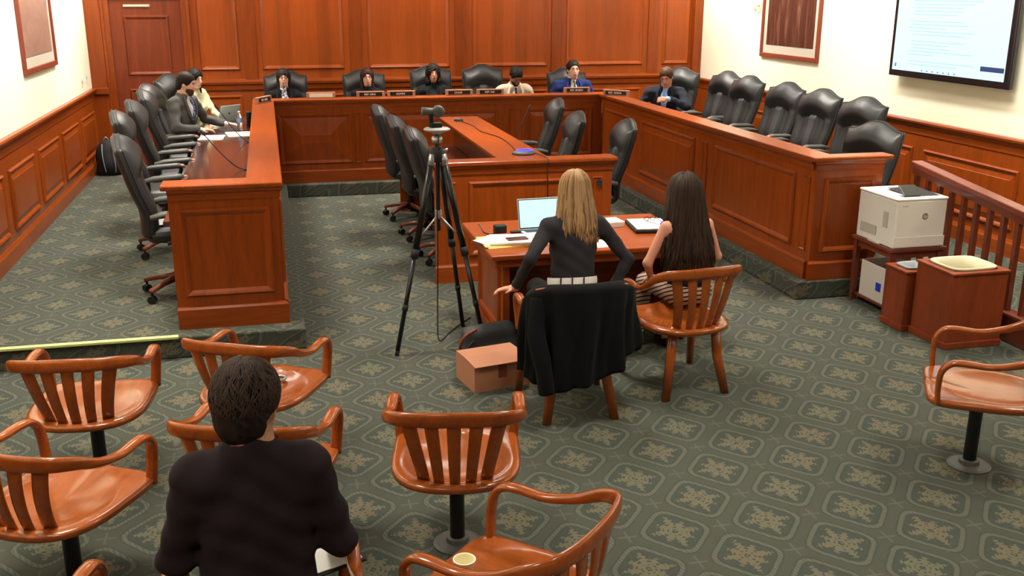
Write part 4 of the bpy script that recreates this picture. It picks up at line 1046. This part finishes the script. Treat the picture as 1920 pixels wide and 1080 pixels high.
    if glasses:
        g = MB()
        for sx in (1, -1):
            g.tube([h(sx*.031+.021*math.cos(a), .102, .010+.016*math.sin(a)) for a in np.linspace(0, 2*PI, 15)[:-1]], .0018, 6, closed=True)
            g.tube([h(sx*.052, .100, .014), h(sx*.076, .06, .012), h(sx*.080, .0, .008)], .0018, 6)
        g.tube([h(-.010, .102, .014), h(.010, .102, .014)], .0018, 6); g.build('glasses', 'black', root, smooth=True)
    return root, J, T, h, hc, LG
def strands(name, paths, mat, parent, r=.004, n=5):
    mb = MB(); tone = []
    for P, tn, rr_ in paths:
        k = len(P); R_ = [rr_*(.55+.45*math.sin(PI*min(1, (i+.6)/k*1.0)))*(1 if i < k-1 else .25) for i in range(k)]
        v0 = len(mb.v); mb.tube(P, R_, n); tone += [tn]*(len(mb.v)-v0)
    o = mb.build(name, mat, parent, smooth=True); o['kind'] = 'stuff'
    a = o.data.attributes.new('tone', 'FLOAT', 'POINT'); a.data.foreach_set('value', tone[:len(o.data.vertices)])
    return o
# ------------------------------------------------------------------ people
def face_to(dx, dy): return math.atan2(-dx, dy)
# foreground man, back to the camera
r_, J, T, h, hc, LG = person('man with short dark hair in a dark suit seen from behind in the foreground', (-.125, 2.93), face_to(0, 1), .465, 1.08, head=(-.45, -.05, 0), lh=dict(p=(-.24, .27, .69), pole=(-.42, -.25, .35)), rh=dict(p=(.25, .27, .69), pole=(.42, -.25, .35)), nk=.142,
       skin='skin_tan', topmat='suit_dark', shirt='shirt_white', legs='suit_dark', hair='short', hairmat='hair_dark', vox=.008, hvox=.0048, hsc=1.10, width=.86, lean=.02, cvox=.009)
rr = random.Random(2); paths = []
for i in range(1300):
    az = rr.uniform(-2.3, 2.3); ph = rr.uniform(.0, 1.9); R0 = 1.18
    def sp(ph, az, k): return hc+rotm(-.45, -.05)@V3(math.sin(ph)*math.sin(az)*.087*k, -.012-math.sin(ph)*math.cos(az)*.107*k, .040+math.cos(ph)*.098*k)*R0
    da = rr.uniform(-.12, .12)
    paths.append(([tuple(sp(ph+q*.13, az+da*q, 1.0+.006*math.sin(q*PI/3)) ) for q in range(4)], rr.random(), .0022))
strands('hair_strands', paths, 'hair_dark', r_, n=4)
# blonde woman at the table
r_, J, T, h, hc, LG = person('woman with long blonde hair in a grey long sleeved top at the table', (1.84, 5.95), face_to(.05, 1), .475, 1.06, fem=True, lean=.20, side=.07, head=(-.12, -.08, 0),
       lh=dict(p=(-.37, .02, .675), pole=(-.45, -.3, .75), d=(-1, .15, -.1)), rh=dict(p=(.25, -.02, .60), pole=(.75, -.05, .95), d=(-.2, .6, -.5)), topmat='knit_grey', top='sweater', shirt=None, legs='black_cloth', hair='long', hairmat='hair_blonde', skin='skin_pink', vox=.0075, knee=.13)
wb_ = MB()
wb_.lathe([(1.0, -.022), (1.02, 0), (1.0, .022)], 36, cap=False, M=Matrix.Translation(tuple(T(0, -.004, .118))) @ Matrix.Rotation(-.22, 4, 'X') @ Matrix.Diagonal((.163, .122, 1.15, 1)))
wo = wb_.build('waistband', 'shirt_white', r_, smooth=True)
for a in (-2.2, -1.75, -1.3):
    MB().box(-.004, .004, -.003, .003, -.03, .03, Matrix.Translation(tuple(T(.163*math.cos(a), .126*math.sin(a), .118)))).build('belt_loop', 'black', wo)
def long_hair(root, hc, h, s, mat, count, length, drop_r, seed, wave=0., vol=0., parting=0., spread=1., base=-.045, back=0., rad=.006):
    rr = random.Random(seed); paths = []
    for i in range(count):
        az = rr.uniform(-2.15, 2.15); lay = rr.uniform(0, 1)
        # start near the crown, go over the skull, then fall
        P = []; R0 = (.102+vol+.016*lay)*s
        for j in range(5):
            ph = .12+j*.36
            P.append(hc+V3(math.sin(ph)*math.sin(az)*R0*.86, -.012-math.sin(ph)*math.cos(az)*R0*1.05, .04+math.cos(ph)*R0*1.0))
        L_ = length*rr.uniform(.72, 1.0)*(1 if abs(az) < 1.5 else .85)
        last = P[-1]; ox = last[0]-hc[0]; oy = last[1]-hc[1]; ph0 = rr.uniform(0, 6)
        for j in range(1, 9):
            t = j/8; w = wave*math.sin(t*9+ph0)*t
            P.append(V3(hc[0]+ox*(1+.30*spread*t)+w+rr.uniform(-.002, .002), hc[1]+oy*(1-.18*t)-.02*t+back*t+w*.5, last[2]-L_*t))
        paths.append(([tuple(p) for p in P], rr.random()*.9+(.1 if lay > .5 else 0), rr.uniform(.8, 1.5)*rad))
    return strands('hair_strands', paths, mat, root)
long_hair(r_, hc, h, 1.0, 'hair_blonde', 460, .36, 0, 5, wave=.006, spread=1.5, back=-.08, rad=.0065)
# brunette woman
r_, J, T, h, hc, LG = person('woman with long dark brown hair in a black strappy top and striped trousers', (2.68, 6.0), face_to(-.12, 1), .475, .97, fem=True, lean=.14, head=(.1, -.15, 0),
       lh=dict(p=(-.17, .22, .62), pole=(-.6, -.1, .55)), rh=dict(p=(.16, .25, .62), pole=(.6, -.1, .6)), topmat='blazer_black', top='tank', shirt=None, legs='striped_cloth', hair='long', hairmat='hair_dark', skin='skin_pink', vox=.0075, knee=.10)
long_hair(r_, hc, h, .97, 'hair_brown', 700, .60, 0, 9, vol=.016, wave=.02, spread=2.4, back=-.07, rad=.008)
# grey suited bearded man, left desk
person('bearded man in a grey suit with patterned tie at the left desk', (-1.04, 12.50), face_to(.90, -.43), .665, 1.08, lean=.12, head=(.12, -.22, 0),
       lh=dict(p=(-.40, .38, .965), pole=(-.6, .0, .7), d=(-.3, 1, -.1)), rh=dict(p=(.20, .36, .965), pole=(.6, -.1, .75), d=(-.5, .8, 0)),
       topmat='suit_grey', shirt='shirt_white', tie='tie_dots', legs='suit_grey', hair='crop', hairmat='hair_brown', beard='hair_sandy', skin='skin_pale', floor=D, vox=.009)
person('dark haired person in a cream flowered blouse beside the laptop', (-.99, 13.62), face_to(.78, -.62), .665, 1.04, fem=True, lean=.12, head=(-.12, -.12, 0),
       lh=dict(p=(-.08, .42, .965), pole=(-.5, .0, .7), d=(0, 1, -.1)), rh=dict(p=(.12, .40, .965), pole=(.6, -.1, .7), d=(0, 1, -.1)),
       top='shirt', topmat='floral_blouse', legs='black_cloth', hair='part', hairmat='hair_black', skin='skin_pale', floor=D, vox=.0095)
FB_ = face_to(0, -1)
def sit(label, x, y, s, **k):
    if k.get('fem'): k.setdefault('nk', .18)
    return person(label, (x, y), k.pop('yaw', FB_), .655, s, floor=D, vox=.0095, **k)
sit('woman with dark brown hair and fringe in a black jacket at the back desk', .205, 13.80, .98, fem=True, shirt='print_blouse', topmat='blazer_black', legs='black_cloth', hair='bangs', hairmat='hair_brown', glasses=True, skin='skin_pale')
sit('auburn haired woman with glasses at the back desk', 1.31, 13.80, .965, fem=True, shirt='blazer_black', topmat='blazer_black', legs='black_cloth', hair='part', hairmat='hair_auburn', glasses=True, skin='skin_pale')
sit('woman with curly dark hair in a black top and jacket at the back desk', 2.21, 13.80, 1.015, fem=True, shirt='sweater_black', topmat='blazer_black', legs='black_cloth', hair='curly', hairmat='hair_dark', skin='skin_mid')
sit('black haired bearded man in a cream shirt looking down at the back desk', 3.34, 13.84, 1.04, lean=.30, head=(.1, -.75, 0), topmat='linen', shirt='shirt_white', tie='black_cloth', legs='black_cloth', hair='short', hairmat='hair_black', beard='hair_black', skin='skin_brown')
r_, J, T, h, hc, LG = sit('man in a bright blue suit and green tie at the back desk', 4.215, 13.80, 1.08, topmat='suit_blue', shirt='shirt_white', tie='tie_green', legs='suit_blue', hair='crop', hairmat='hair_brown', skin='skin_pale', width=1.08)
p = T(-.10, .142, .38); MB().lathe([(.001, -.004), (.014, -.002), (.014, .002), (.001, .004)], 14, M=Matrix.Translation(tuple(p)) @ Matrix.Rotation(PI/2, 4, 'X')).build('lapel_pin', 'gold_pin', r_)
r_, J, T, h, hc, LG = person('grey haired man in a navy suit looking down with hand at his chest', (5.22, 12.85), face_to(-.45, -.89), .64, 1.05, lean=.06, side=-.06, head=(-.18, -.42, .1),
       lh=dict(p=(-.10, .30, 1.16), pole=(-.7, .1, .95), d=(.9, .1, -.05), n=(0, 1, .5)), rh=dict(p=(.24, .34, .965), pole=(.6, -.1, .7)), topmat='suit_navy', shirt='shirt_blue', tie='tie_blue', legs='suit_navy', hair='short', hairmat='hair_sandy', skin='skin_pink', floor=D, vox=.009, width=1.1)
# ------------------------------------------------------------------ coat over the chair
ct = thing('draped_coat', 'black coat hanging over the back of the armchair behind the blonde woman', 'coat', (1.73, 5.62, 0), facing(.03, 1))
def coat(u, v):
    a = -1+2*u; an = a*1.45
    x = .325*math.sin(an)*.98; y = -.375+.27*(1-math.cos(an))**1.1*.9
    zb = .29+.04*math.sin(a*5) if a < .25 else lerp(.30, .46, min(1, (a-.25)/.3))+.03*math.sin(a*9)
    zt = .872-.10*abs(a)**3.5
    if v < .25:   # inner side rising to the crest
        t = v/.25; k = .90; return (x*k, y+.055, lerp(.58, zt, t))
    if v < .35:
        t = (v-.25)/.10; ang = PI*t; return (x*lerp(.90, 1.06, t), lerp(y+.055, y-.035, t), zt+.02*math.sin(ang))
    t = (v-.35)/.65
    f = (.022*math.sin(a*17+1.3)+.014*math.sin(a*31+t*2))*min(1, t*1.6)
    nx, ny = math.sin(an), -math.cos(an)
    return (x*1.06+nx*(.01+f+.035*t)+.01*math.sin(t*5+a*3), y-.035+ny*(.01+f+.02*t), lerp(zt, zb, t))
flatgrid(coat, 70, 46, 'coat_black', 'coat_body', ct, solid=.014)
mb = MB(); P_ = cr([(-.27, -.30, .80), (-.30, -.36, .62), (-.27, -.42, .42), (-.25, -.43, .26)], 6)
mb.tube([tuple(q) for q in P_], [.05]*6+[.055]*6+[.05]*(len(P_)-12), 12); mb.build('sleeve', 'coat_black', ct, smooth=True)

# ------------------------------------------------------------------ tripod with conference camera
t = thing('tripod', 'black camera tripod standing left of the witness table', 'tripod', (1.13, 6.92, 0))
apx = V3(0, 0, 1.40)
for fx, fy in ((-.355, -.20), (.232, .338), (.30, -.20)):
    f_ = V3(fx, fy, .0); d = apx-f_; n_ = np.array((fx, fy, 0))/math.hypot(fx, fy)
    top_ = apx+V3(*(n_*.045))*1.0; L_ = f_-top_
    lg = MB(); lg.tube([tuple(top_), tuple(top_+L_*.48)], .023, 10); lg = lg.build('leg', 'black_metal', t, smooth=True)
    MB().tube([tuple(top_+L_*.46), tuple(top_+L_*.975)], .0165, 10).build('lower_tube', 'black_metal', lg, smooth=True)
    MB().tube([tuple(top_+L_*.46), tuple(top_+L_*.505)], .029, 10).build('leg_lock', 'black_matte', lg, smooth=True)
    MB().tube([tuple(top_+L_*.74), tuple(top_+L_*.77)], .021, 10).build('leg_lock', 'black_matte', lg, smooth=True)
    MB().tube([tuple(top_+L_*.965), tuple(top_+L_*.998)], .016, 10).build('rubber_foot', 'black_matte', lg, smooth=True)
    MB().tube([tuple(top_-L_*.01), tuple(top_+L_*.045)], .025, 8).build('hinge', 'grey_metal', lg, smooth=True)
    MB().tube([(0, 0, .98), tuple(top_+L_*.42)], .007, 6).build('brace', 'grey_metal', t, smooth=True)
MB().lathe([(.016, .86), (.016, 1.56)], 14).build('centre_column', 'black_metal', t)
MB().lathe([(.05, 1.36), (.055, 1.40), (.05, 1.44), (.03, 1.46)], 18).build('shoulder', 'black_matte', t, smooth=True)
MB().lathe([(.024, .95), (.028, .98), (.024, 1.01)], 14).build('brace_collar', 'grey_metal', t)
MB().lathe([(.03, 1.49), (.038, 1.50), (.038, 1.53), (.02, 1.545)], 16).build('pan_head', 'grey_metal', t, smooth=True)
MB().tube([(.02, -.02, 1.43), (.07, -.03, 1.45)], .008, 8).build('crank_handle', 'grey_metal', t, smooth=True)
t2 = thing('conference_camera', 'small dark camera on a pale grey disc on top of the tripod', 'camera', (1.13, 6.92, 1.555))
MB().lathe([(.03, 0), (.05, .012), (.085, .022), (.095, .032), (.085, .040), (.05, .046), (.02, .046)], 28).build('disc_base', 'pale_grey', t2, smooth=True)
MB().box(-.045, .035, -.035, .035, .046, .078).build('body_foot', 'black', t2, bevel=.006)
MB().box(-.055, -.025, -.015, .015, .046, .14).build('support_arm', 'black_matte', t2, bevel=.004)
M_ = Matrix.Translation((.012, 0, .155)) @ Matrix.Rotation(PI/2, 4, 'X')
MB().lathe([(.01, -.03), (.035, -.03), (.043, -.015), (.043, .015), (.035, .03), (.01, .03)], 24, M=M_).build('camera_head', 'pad_grey', t2, smooth=True)
M_ = Matrix.Translation((-.03, 0, .158)) @ Matrix.Rotation(-PI/2, 4, 'Y')
MB().lathe([(.022, -.02), (.026, .03), (.030, .07), (.024, .075)], 18, M=M_).build('lens_barrel', 'pad_grey', t2, smooth=True)
o = MB().tube([tuple(q) for q in cr([(1.135, 6.885, 1.54), (1.115, 6.87, 1.2), (1.11, 6.86, .7), (1.10, 6.86, .25), (1.11, 6.90, .04), (1.16, 6.98, .008), (1.22, 7.10, .008), (1.35, 7.30, .008), (1.46, 7.45, .008)], 8)], .0045, 6).build('camera_cable', 'black', smooth=True)
tag(o, 'thin black cable hanging from the tripod top to the carpet', 'cable')

# ------------------------------------------------------------------ things on the centre desk
t = thing('conference_phone', 'grey desktop speaker unit with glowing violet-blue ring on the centre desk', 'phone', (2.235, 8.80, 1.09), .08)
MB().lathe([(.10, 0), (.11, .008), (.105, .02), (.08, .03), (.02, .034)], 32, M=Matrix.Diagonal((1, .85, 1, 1))).build('base', 'pad_grey', t, smooth=True)
mb = MB(); rng = [(.068*(abs(math.cos(a))**.6)*math.copysign(1, math.cos(a))+.01, .055*(abs(math.sin(a))**.6)*math.copysign(1, math.sin(a)), .036) for a in np.linspace(0, 2*PI, 33)[:-1]]
mb.tube(rng, .007, 8, closed=True); mb.build('light_ring', 'glow_blue', t, smooth=True)
MB().box(-.038, .058, -.03, .03, .030, .038).build('display', 'black', t, bevel=.003)
o = MB().tube([tuple(q) for q in cr([(2.11, 11.28, 1.10), (2.18, 10.9, 1.095), (2.17, 10.4, 1.095), (2.26, 9.9, 1.095), (2.25, 9.4, 1.095), (2.21, 9.0, 1.095), (2.22, 8.88, 1.10)], 8)], .004, 6).build('microphone_cord', 'black', smooth=True)
tag(o, 'thin dark cord running along the flat spine of the centre desk', 'cable')
t = thing('boundary_microphone', 'small dark flat microphone at the far end of the centre desk', 'microphone', (2.11, 11.36, 1.09))
MB().lathe([(.05, 0), (.055, .01), (.045, .022), (.01, .028)], 20).build('housing', 'black_matte', t, smooth=True)
MB().lathe([(.035, .018), (.030, .028), (.005, .031)], 16).build('grille', 'pad_grey', t, smooth=True)
o = MB().tube([tuple(q) for q in cr([(2.34, 8.79, 1.10), (2.37, 8.60, 1.10), (2.37, 8.44, 1.095), (2.36, 8.425, 1.02), (2.365, 8.43, .88), (2.37, 8.44, .74), (2.37, 8.42, .5)], 7)], .004, 6).build('phone_cable', 'black', smooth=True)
tag(o, 'thin black cable hanging down the front panel of the centre desk', 'cable')
mb = MB(); mb.frust((0, 0), .028, .028, .006, 20, Matrix.Translation((2.86-2.18, 8.476-8.6, .86)) @ Matrix.Rotation(PI/2, 4, 'X')); mb.build('cable_grommet', 'black_matte', cdk)
def gooseneck(label, pts, rz=0):
    b0 = V3(*pts[0]); t = thing('gooseneck_microphone', label, 'microphone', tuple(b0), 0, 'gooseneck microphones')
    MB().lathe([(.035, 0), (.035, .012), (.018, .02), (.01, .035)], 16).build('base', 'black_matte', t, smooth=True)
    P = cr([tuple(V3(*p)-b0) for p in pts], 8); P[0] = V3(0, 0, .02)
    MB().tube([tuple(q) for q in P], .005, 6).build('gooseneck', 'black', t, smooth=True)
    e = P[-1]; d = (P[-1]-P[-3]); d /= np.linalg.norm(d)
    MB().tube([tuple(e-d*.01), tuple(e+d*.01), tuple(e+d*.05), tuple(e+d*.06)], [.006, .011, .011, .006], 10).build('capsule', 'black_matte', t, smooth=True)
gooseneck('gooseneck microphone curving over the near half of the left desk', [(-.235, 9.5, .92), (-.33, 9.51, .95), (-.45, 9.54, 1.06), (-.60, 9.60, 1.24)])
gooseneck('gooseneck microphone in front of the grey suited man', [(-.235, 11.35, .92), (-.32, 11.37, .97), (-.42, 11.40, 1.09), (-.55, 11.45, 1.28)])
gooseneck('gooseneck microphone on the right worktop of the centre desk', [(2.62, 10.95, .76), (2.66, 10.97, .86), (2.74, 11.0, 1.03), (2.86, 11.05, 1.24)])

# ------------------------------------------------------------------ name plates
def nameplate(x, y, rz, label, txt, glare=False):
    t = thing('name_plate', label, 'name plate', (x, y, 1.217), rz, 'wooden name plates')
    MB().box(-.18, .18, -.022, .022, 0, .075).build('block', 'plate_wood', t, bevel=.004)
    MB().box(-.145, .145, -.025, -.022, .014, .062).build('insert', 'white' if glare else 'black', t)  # white insert is glare on the plate's face, painted into its colour
    if txt:
        text('lettering', txt, .036, 'paper', Matrix.Translation((-.012, -.026, .026)) @ Matrix.Rotation(PI/2, 4, 'X'), t)
nameplate(.645, 13.03, 0, 'blank painted white name plate right of the woman with a fringe', None, True)
nameplate(1.275, 13.03, 0, 'wooden name plate in front of the auburn haired woman, left of its pair', 'REP. IIIIHI')
nameplate(1.67, 13.03, 0, 'wooden name plate with one short word, right of its pair', 'ADMIN')
nameplate(2.43, 13.03, 0, 'wooden name plate just right of the curly haired woman', 'CHAIR')
nameplate(2.85, 13.03, 0, 'wooden name plate in front of the empty seat beside the man in cream', 'REP. IIHI')
nameplate(4.045, 13.03, 0, 'wooden name plate in front of the man in the bright blue suit', 'REP. IIHIIIIH')
nameplate(4.44, 12.55, math.radians(-40), 'wooden name plate angled on the corner of the right desk', 'REP. HIIIIIHI')
nameplate(-.07, 12.62, math.radians(62), 'small wooden name plate turned sideways on the left desk ledge', 'REP. HIIIH')

# ------------------------------------------------------------------ left desk things
def laptop(name, label, loc, rz, mat, screen, tilt=108, w=.33, d=.23, logo=False):
    t = thing(name, label, 'laptop', loc, rz)
    b_ = MB().box(-w/2, w/2, -d/2, d/2, 0, .014).build('base', mat, t, bevel=.004)
    for j in range(5): MB().box(-w*.42, w*.42, d*.05+j*.018-.0, d*.05+j*.018+.014, .014, .0155).build('key_row', 'black', b_)
    MB().box(-.05, .05, -d*.42, -d*.08, .014, .0147).build('trackpad', 'pale_grey', b_)
    M = Matrix.Translation((0, d/2, .012)) @ Matrix.Rotation(math.radians(180-tilt), 4, 'X').inverted() @ Matrix.Rotation(0, 4, 'X')
    M = Matrix.Translation((0, d/2, .012)) @ Matrix.Rotation(math.radians(90-tilt), 4, 'X')
    l = MB().box(-w/2, w/2, 0, .007, 0, d, M).build('lid', mat, t, bevel=.003)
    MB().box(-w/2+.006, w/2-.006, -.0012, 0, .006, d-.006, M).build('bezel', 'black', l)
    MB().box(-w/2+.012, w/2-.012, -.002, -.0012, .014, d-.012, M).build('screen', screen, l)
    if logo: MB().frust((0, 0), .013, .013, .001, 16, M @ Matrix.Translation((0, .0081, d/2)) @ Matrix.Rotation(-PI/2, 4, 'X')).build('lid_emblem', 'black', l)
    return t
laptop('laptop', 'open grey laptop seen from its lid side at the far end of the left desk', (-.60, 13.36, .92), face_to(.62, -.78), 'laptop_grey', 'screen_ink', 112, .30, .22, logo=True)
t = thing('water_bottle', 'clear plastic water bottle with pale blue label on the left desk', 'bottle', (-.36, 12.46, .92))
MB().lathe([(.031, 0), (.033, .01), (.033, .13), (.028, .155), (.014, .185), (.013, .20)], 20).build('body', 'bottle', t, smooth=True)
MB().lathe([(.0335, .085), (.0338, .09), (.0338, .13), (.0335, .135)], 20, cap=False).build('label_wrap', 'label_blue', t, smooth=True)
MB().lathe([(.015, .20), (.015, .218), (.013, .22)], 16).build('cap', 'white', t, smooth=True)
t = thing('tumbler', 'tall dark tumbler beside the water bottle', 'cup', (-.255, 12.66, .92))
MB().lathe([(.03, 0), (.036, .17), (.034, .175)], 18).build('body', 'black', t, smooth=True); MB().lathe([(.037, .17), (.037, .185), (.02, .19)], 18).build('lid', 'black_matte', t, smooth=True)
def sheet(label, x, y, z, w, d, rz, mat='paper', n=1, cat='paper', name='paper_sheet', h=.003):
    t = thing(name, label, cat, (x, y, z), rz)
    rr = random.Random(int(abs(x*100+y*37)))
    for k in range(n):
        MB().box(-w/2, w/2, -d/2, d/2, 0, h, Matrix.Translation((rr.uniform(-.01, .01)*(k > 0), rr.uniform(-.01, .01)*(k > 0), k*(h+.0003))) @ Matrix.Rotation(rr.uniform(-.12, .12)*(k > 0), 4, 'Z')).build('sheet', mat, t)
    return t
sheet('white papers under the wrist of the grey suited man', -.66, 11.80, .92, .26, .36, -.1, n=2)
sheet('white papers near the ledge, left of the water bottle foot', -.36, 12.02, .92, .28, .36, .15, n=2)
sheet('white papers beyond the grey suited man near the laptop', -.56, 12.93, .92, .30, .22, .3, n=2)
t = thing('tablet', 'dark tablet lying between the papers on the left desk', 'tablet', (-.50, 12.50, .92), .3)
MB().box(-.10, .10, -.13, .13, 0, .008).build('body', 'pad_grey', t, bevel=.003); MB().box(-.09, .09, -.12, .12, .008, .0088).build('screen', 'black', t)
t = sheet('folded grey papers on the seat of the nearest left chair', -.80, 8.06, .775, .30, .22, .2, 'pale_grey', 2)
# backpack in the corner
t = thing('backpack', 'black backpack leaning against the left wall in the far corner', 'bag', (-2.14, 14.10, D))
blob('pack', [('e', (0, 0, .22), (.15, .13, .25), None, .05), ('e', (.05, -.03, .14), (.13, .13, .15), None, .05), ('c', (-.08, 0, .05), (.1, 0, .05), .08, .08, .05)], .012, 'black_matte', t)
for k in (-1, 1): MB().tube([tuple(q) for q in cr([(.02+k*.06, -.10, .42), (.03+k*.07, -.16, .30), (.04+k*.07, -.165, .16), (.04+k*.06, -.13, .05)], 6)], .006, 6).build('piping', 'pale_grey', t, smooth=True)
MB().tube([tuple(q) for q in cr([(-.03, 0, .46), (0, 0, .50), (.03, 0, .46)], 5)], .009, 6).build('handle', 'grey_metal', t, smooth=True)

# ------------------------------------------------------------------ witness table things
laptop('laptop', 'open laptop with bright pale screen on the witness table', (1.965, 7.06, .76), .06, 'laptop_grey', 'screen_laptop', 104, .34, .235)
t = sheet('yellow folders under the white papers on the witness table', 1.66, 6.86, .76, .46, .32, .12, 'yellow_paper', 2, 'folder', 'yellow_folder', .006)
t = sheet('loose pile of white papers on the yellow folders', 1.64, 6.84, .774, .30, .26, -.1, 'paper', 4, 'paper', 'paper_pile', .005)
MB().box(-.22, -.08, -.04, .16, .0, .004, Matrix.Rotation(.5, 4, 'Z')).build('sheet', 'paper', t)
t = thing('mobile_phone', 'dark mobile phone lying on the white papers', 'phone', (1.68, 6.79, .797), .10)
MB().box(-.078, .078, -.038, .038, 0, .009).build('body', 'wood_base', t, bevel=.004); MB().box(-.072, .072, -.033, .033, .009, .0096).build('screen', 'black', t)
t = thing('power_adapter', 'black square power adapter behind the papers on the witness table', 'adapter', (1.64, 7.17, .76), .1)
MB().box(-.045, .045, -.035, .035, 0, .06).build('body', 'black_matte', t, bevel=.008)
MB().tube([tuple(q) for q in cr([(-.04, -.02, .01), (-.09, -.05, .006), (-.12, .02, .006), (-.13, .08, .04), (-.14, .10, .055)], 6)], .005, 6).build('cord', 'black', t, smooth=True)
t = thing('remote_control', 'dark slim remote control between adapter and laptop', 'remote', (1.79, 7.14, .76), .05)
MB().box(-.075, .075, -.02, .02, 0, .014).build('body', 'black_matte', t, bevel=.005)
for k in range(4): MB().box(-.05+k*.028, -.036+k*.028, -.007, .007, .014, .017).build('button', 'pad_grey', t, bevel=.001)
t = thing('card_box', 'small white box on the witness table between the two women', 'box', (2.56, 7.22, .76), .1)
MB().box(-.06, .06, -.085, .085, 0, .04).build('box_body', 'white', t, bevel=.003); MB().box(-.061, .061, -.086, .086, .034, .042).build('box_lid', 'paper', t, bevel=.002)
sheet('single white sheet near the front edge of the witness table', 2.31, 6.66, .76, .20, .22, .05, n=1)
t = thing('ring_binder', 'black zip binder holding white paper on the right of the witness table', 'binder', (2.80, 7.06, .76), -.12)
MB().box(-.15, .15, -.19, .19, 0, .030).build('cover', 'black_matte', t, bevel=.010); MB().box(-.135, .135, -.175, .175, .030, .036).build('paper_block', 'paper', t)
t = thing('eyeglasses', 'folded dark framed glasses lying on the open binder', 'glasses', (2.83, 7.13, .80), .3)
for sx in (-1, 1): MB().tube([(sx*.032+.024*math.cos(a), 0, .018+.018*math.sin(a)) for a in np.linspace(0, 2*PI, 15)[:-1]], .0025, 6, closed=True).build('rim', 'glow_blue' if 0 else 'black', t, smooth=True)
for sx in (-1, 1): MB().tube([(sx*.056, 0, .025), (sx*.05, -.06, .01), (sx*.03, -.12, .004)], .0025, 6).build('temple', 'black', t, smooth=True)
MB().tube([(-.01, 0, .024), (.01, 0, .024)], .0025, 6).build('bridge', 'black', t, smooth=True)
t = thing('pen', 'blue pen on the binder paper', 'pen', (2.90, 7.05, .797), 1.0)
MB().tube([(-.06, 0, .005), (.06, 0, .005)], .005, 8).build('barrel', 'blue_print', t, smooth=True); MB().tube([(.058, 0, .005), (.072, 0, .005)], [.004, .001], 8).build('tip', 'grey_metal', t, smooth=True)

# ------------------------------------------------------------------ floor things
t = thing('cardboard_box', 'low brown cardboard box with folded top flaps beside the coat draped chair', 'box', (1.345, 6.10, 0), .20)
for a in ((-.20, .20, -.16, -.155), (-.20, .20, .155, .16), (-.20, -.195, -.155, .155), (.195, .20, -.155, .155)): MB().box(*a, 0, .185).build('wall', 'cardboard', t)
MB().box(-.195, .195, -.155, .155, 0, .006).build('bottom', 'cardboard_dark', t)
MB().box(-.205, .205, -.185, .0, -.002, .003, Matrix.Translation((0, 0, .195)) @ Matrix.Rotation(.07, 4, 'X')).build('flap', 'cardboard', t)
MB().box(-.20, .20, .0, .16, -.002, .003, Matrix.Translation((0, 0, .190)) @ Matrix.Rotation(-.02, 4, 'X')).build('flap', 'cardboard', t)
MB().box(-.03, .03, -.1605, -.160, .08, .185).build('tape', 'wood_base', t)
t = thing('shoulder_bag', 'dark grey soft bag behind the cardboard box', 'bag', (1.40, 6.47, 0), .15)
blob('bag_body', [('c', (-.13, 0, .10), (.14, 0, .10), .095, .095, .03), ('c', (-.13, .0, .20), (.13, 0, .21), .075, .075, .04)], .010, 'bag_grey', t)
MB().tube([tuple(q) for q in cr([(-.21, -.02, .05), (-.235, -.06, .16), (-.20, -.08, .24), (-.12, -.07, .27)], 6)], .012, 8).build('strap', 'wood_base', t, smooth=True)
MB().tube([tuple(q) for q in cr([(-.20, -.06, .04), (-.20, -.10, .14), (-.15, -.10, .20)], 6)], .010, 8).build('strap', 'black', t, smooth=True)
t = thing('paper_cup', 'empty cream paper cup on an armchair seat', 'cup', (.575, 3.09, .458))
MB().lathe([(.028, 0), (.038, .092), (.040, .094), (.041, .098), (.038, .099), (.036, .094), (.027, .006), (.001, .004)], 28).build('cup_body', 'cream_cup', t, smooth=True)
MB().tube([(.0395*math.cos(a), .0395*math.sin(a), .097) for a in np.linspace(0, 2*PI, 29)[:-1]], .0022, 6, closed=True).build('rolled_rim', 'paper', t, smooth=True)
t = thing('coiled_ring', 'small silver and dark ring lying on the seat beyond the seated man', 'ring', (-.045, 5.25, .462))
MB().tube([(.036*math.cos(a), .036*math.sin(a), .008) for a in np.linspace(0, 2*PI, 25)[:-1]], .007, 8, closed=True).build('outer_ring', 'grey_metal', t, smooth=True)
MB().tube([(.026*math.cos(a)-.004, .026*math.sin(a), .006) for a in np.linspace(0, 2*PI, 21)[:-1]], .004, 8, closed=True).build('inner_ring', 'black', t, smooth=True)
t = thing('paper_sheet', 'white paper on the lap of the man in the foreground', 'paper', (.07, 3.13, .655), .4)
MB().box(-.10, .10, -.13, .13, 0, .004, Matrix.Rotation(.15, 4, 'X')).build('sheet', 'paper', t)
MB().box(-.11, .11, -.14, .13, -.008, -.001, Matrix.Rotation(.15, 4, 'X')).build('clipboard', 'black', t)
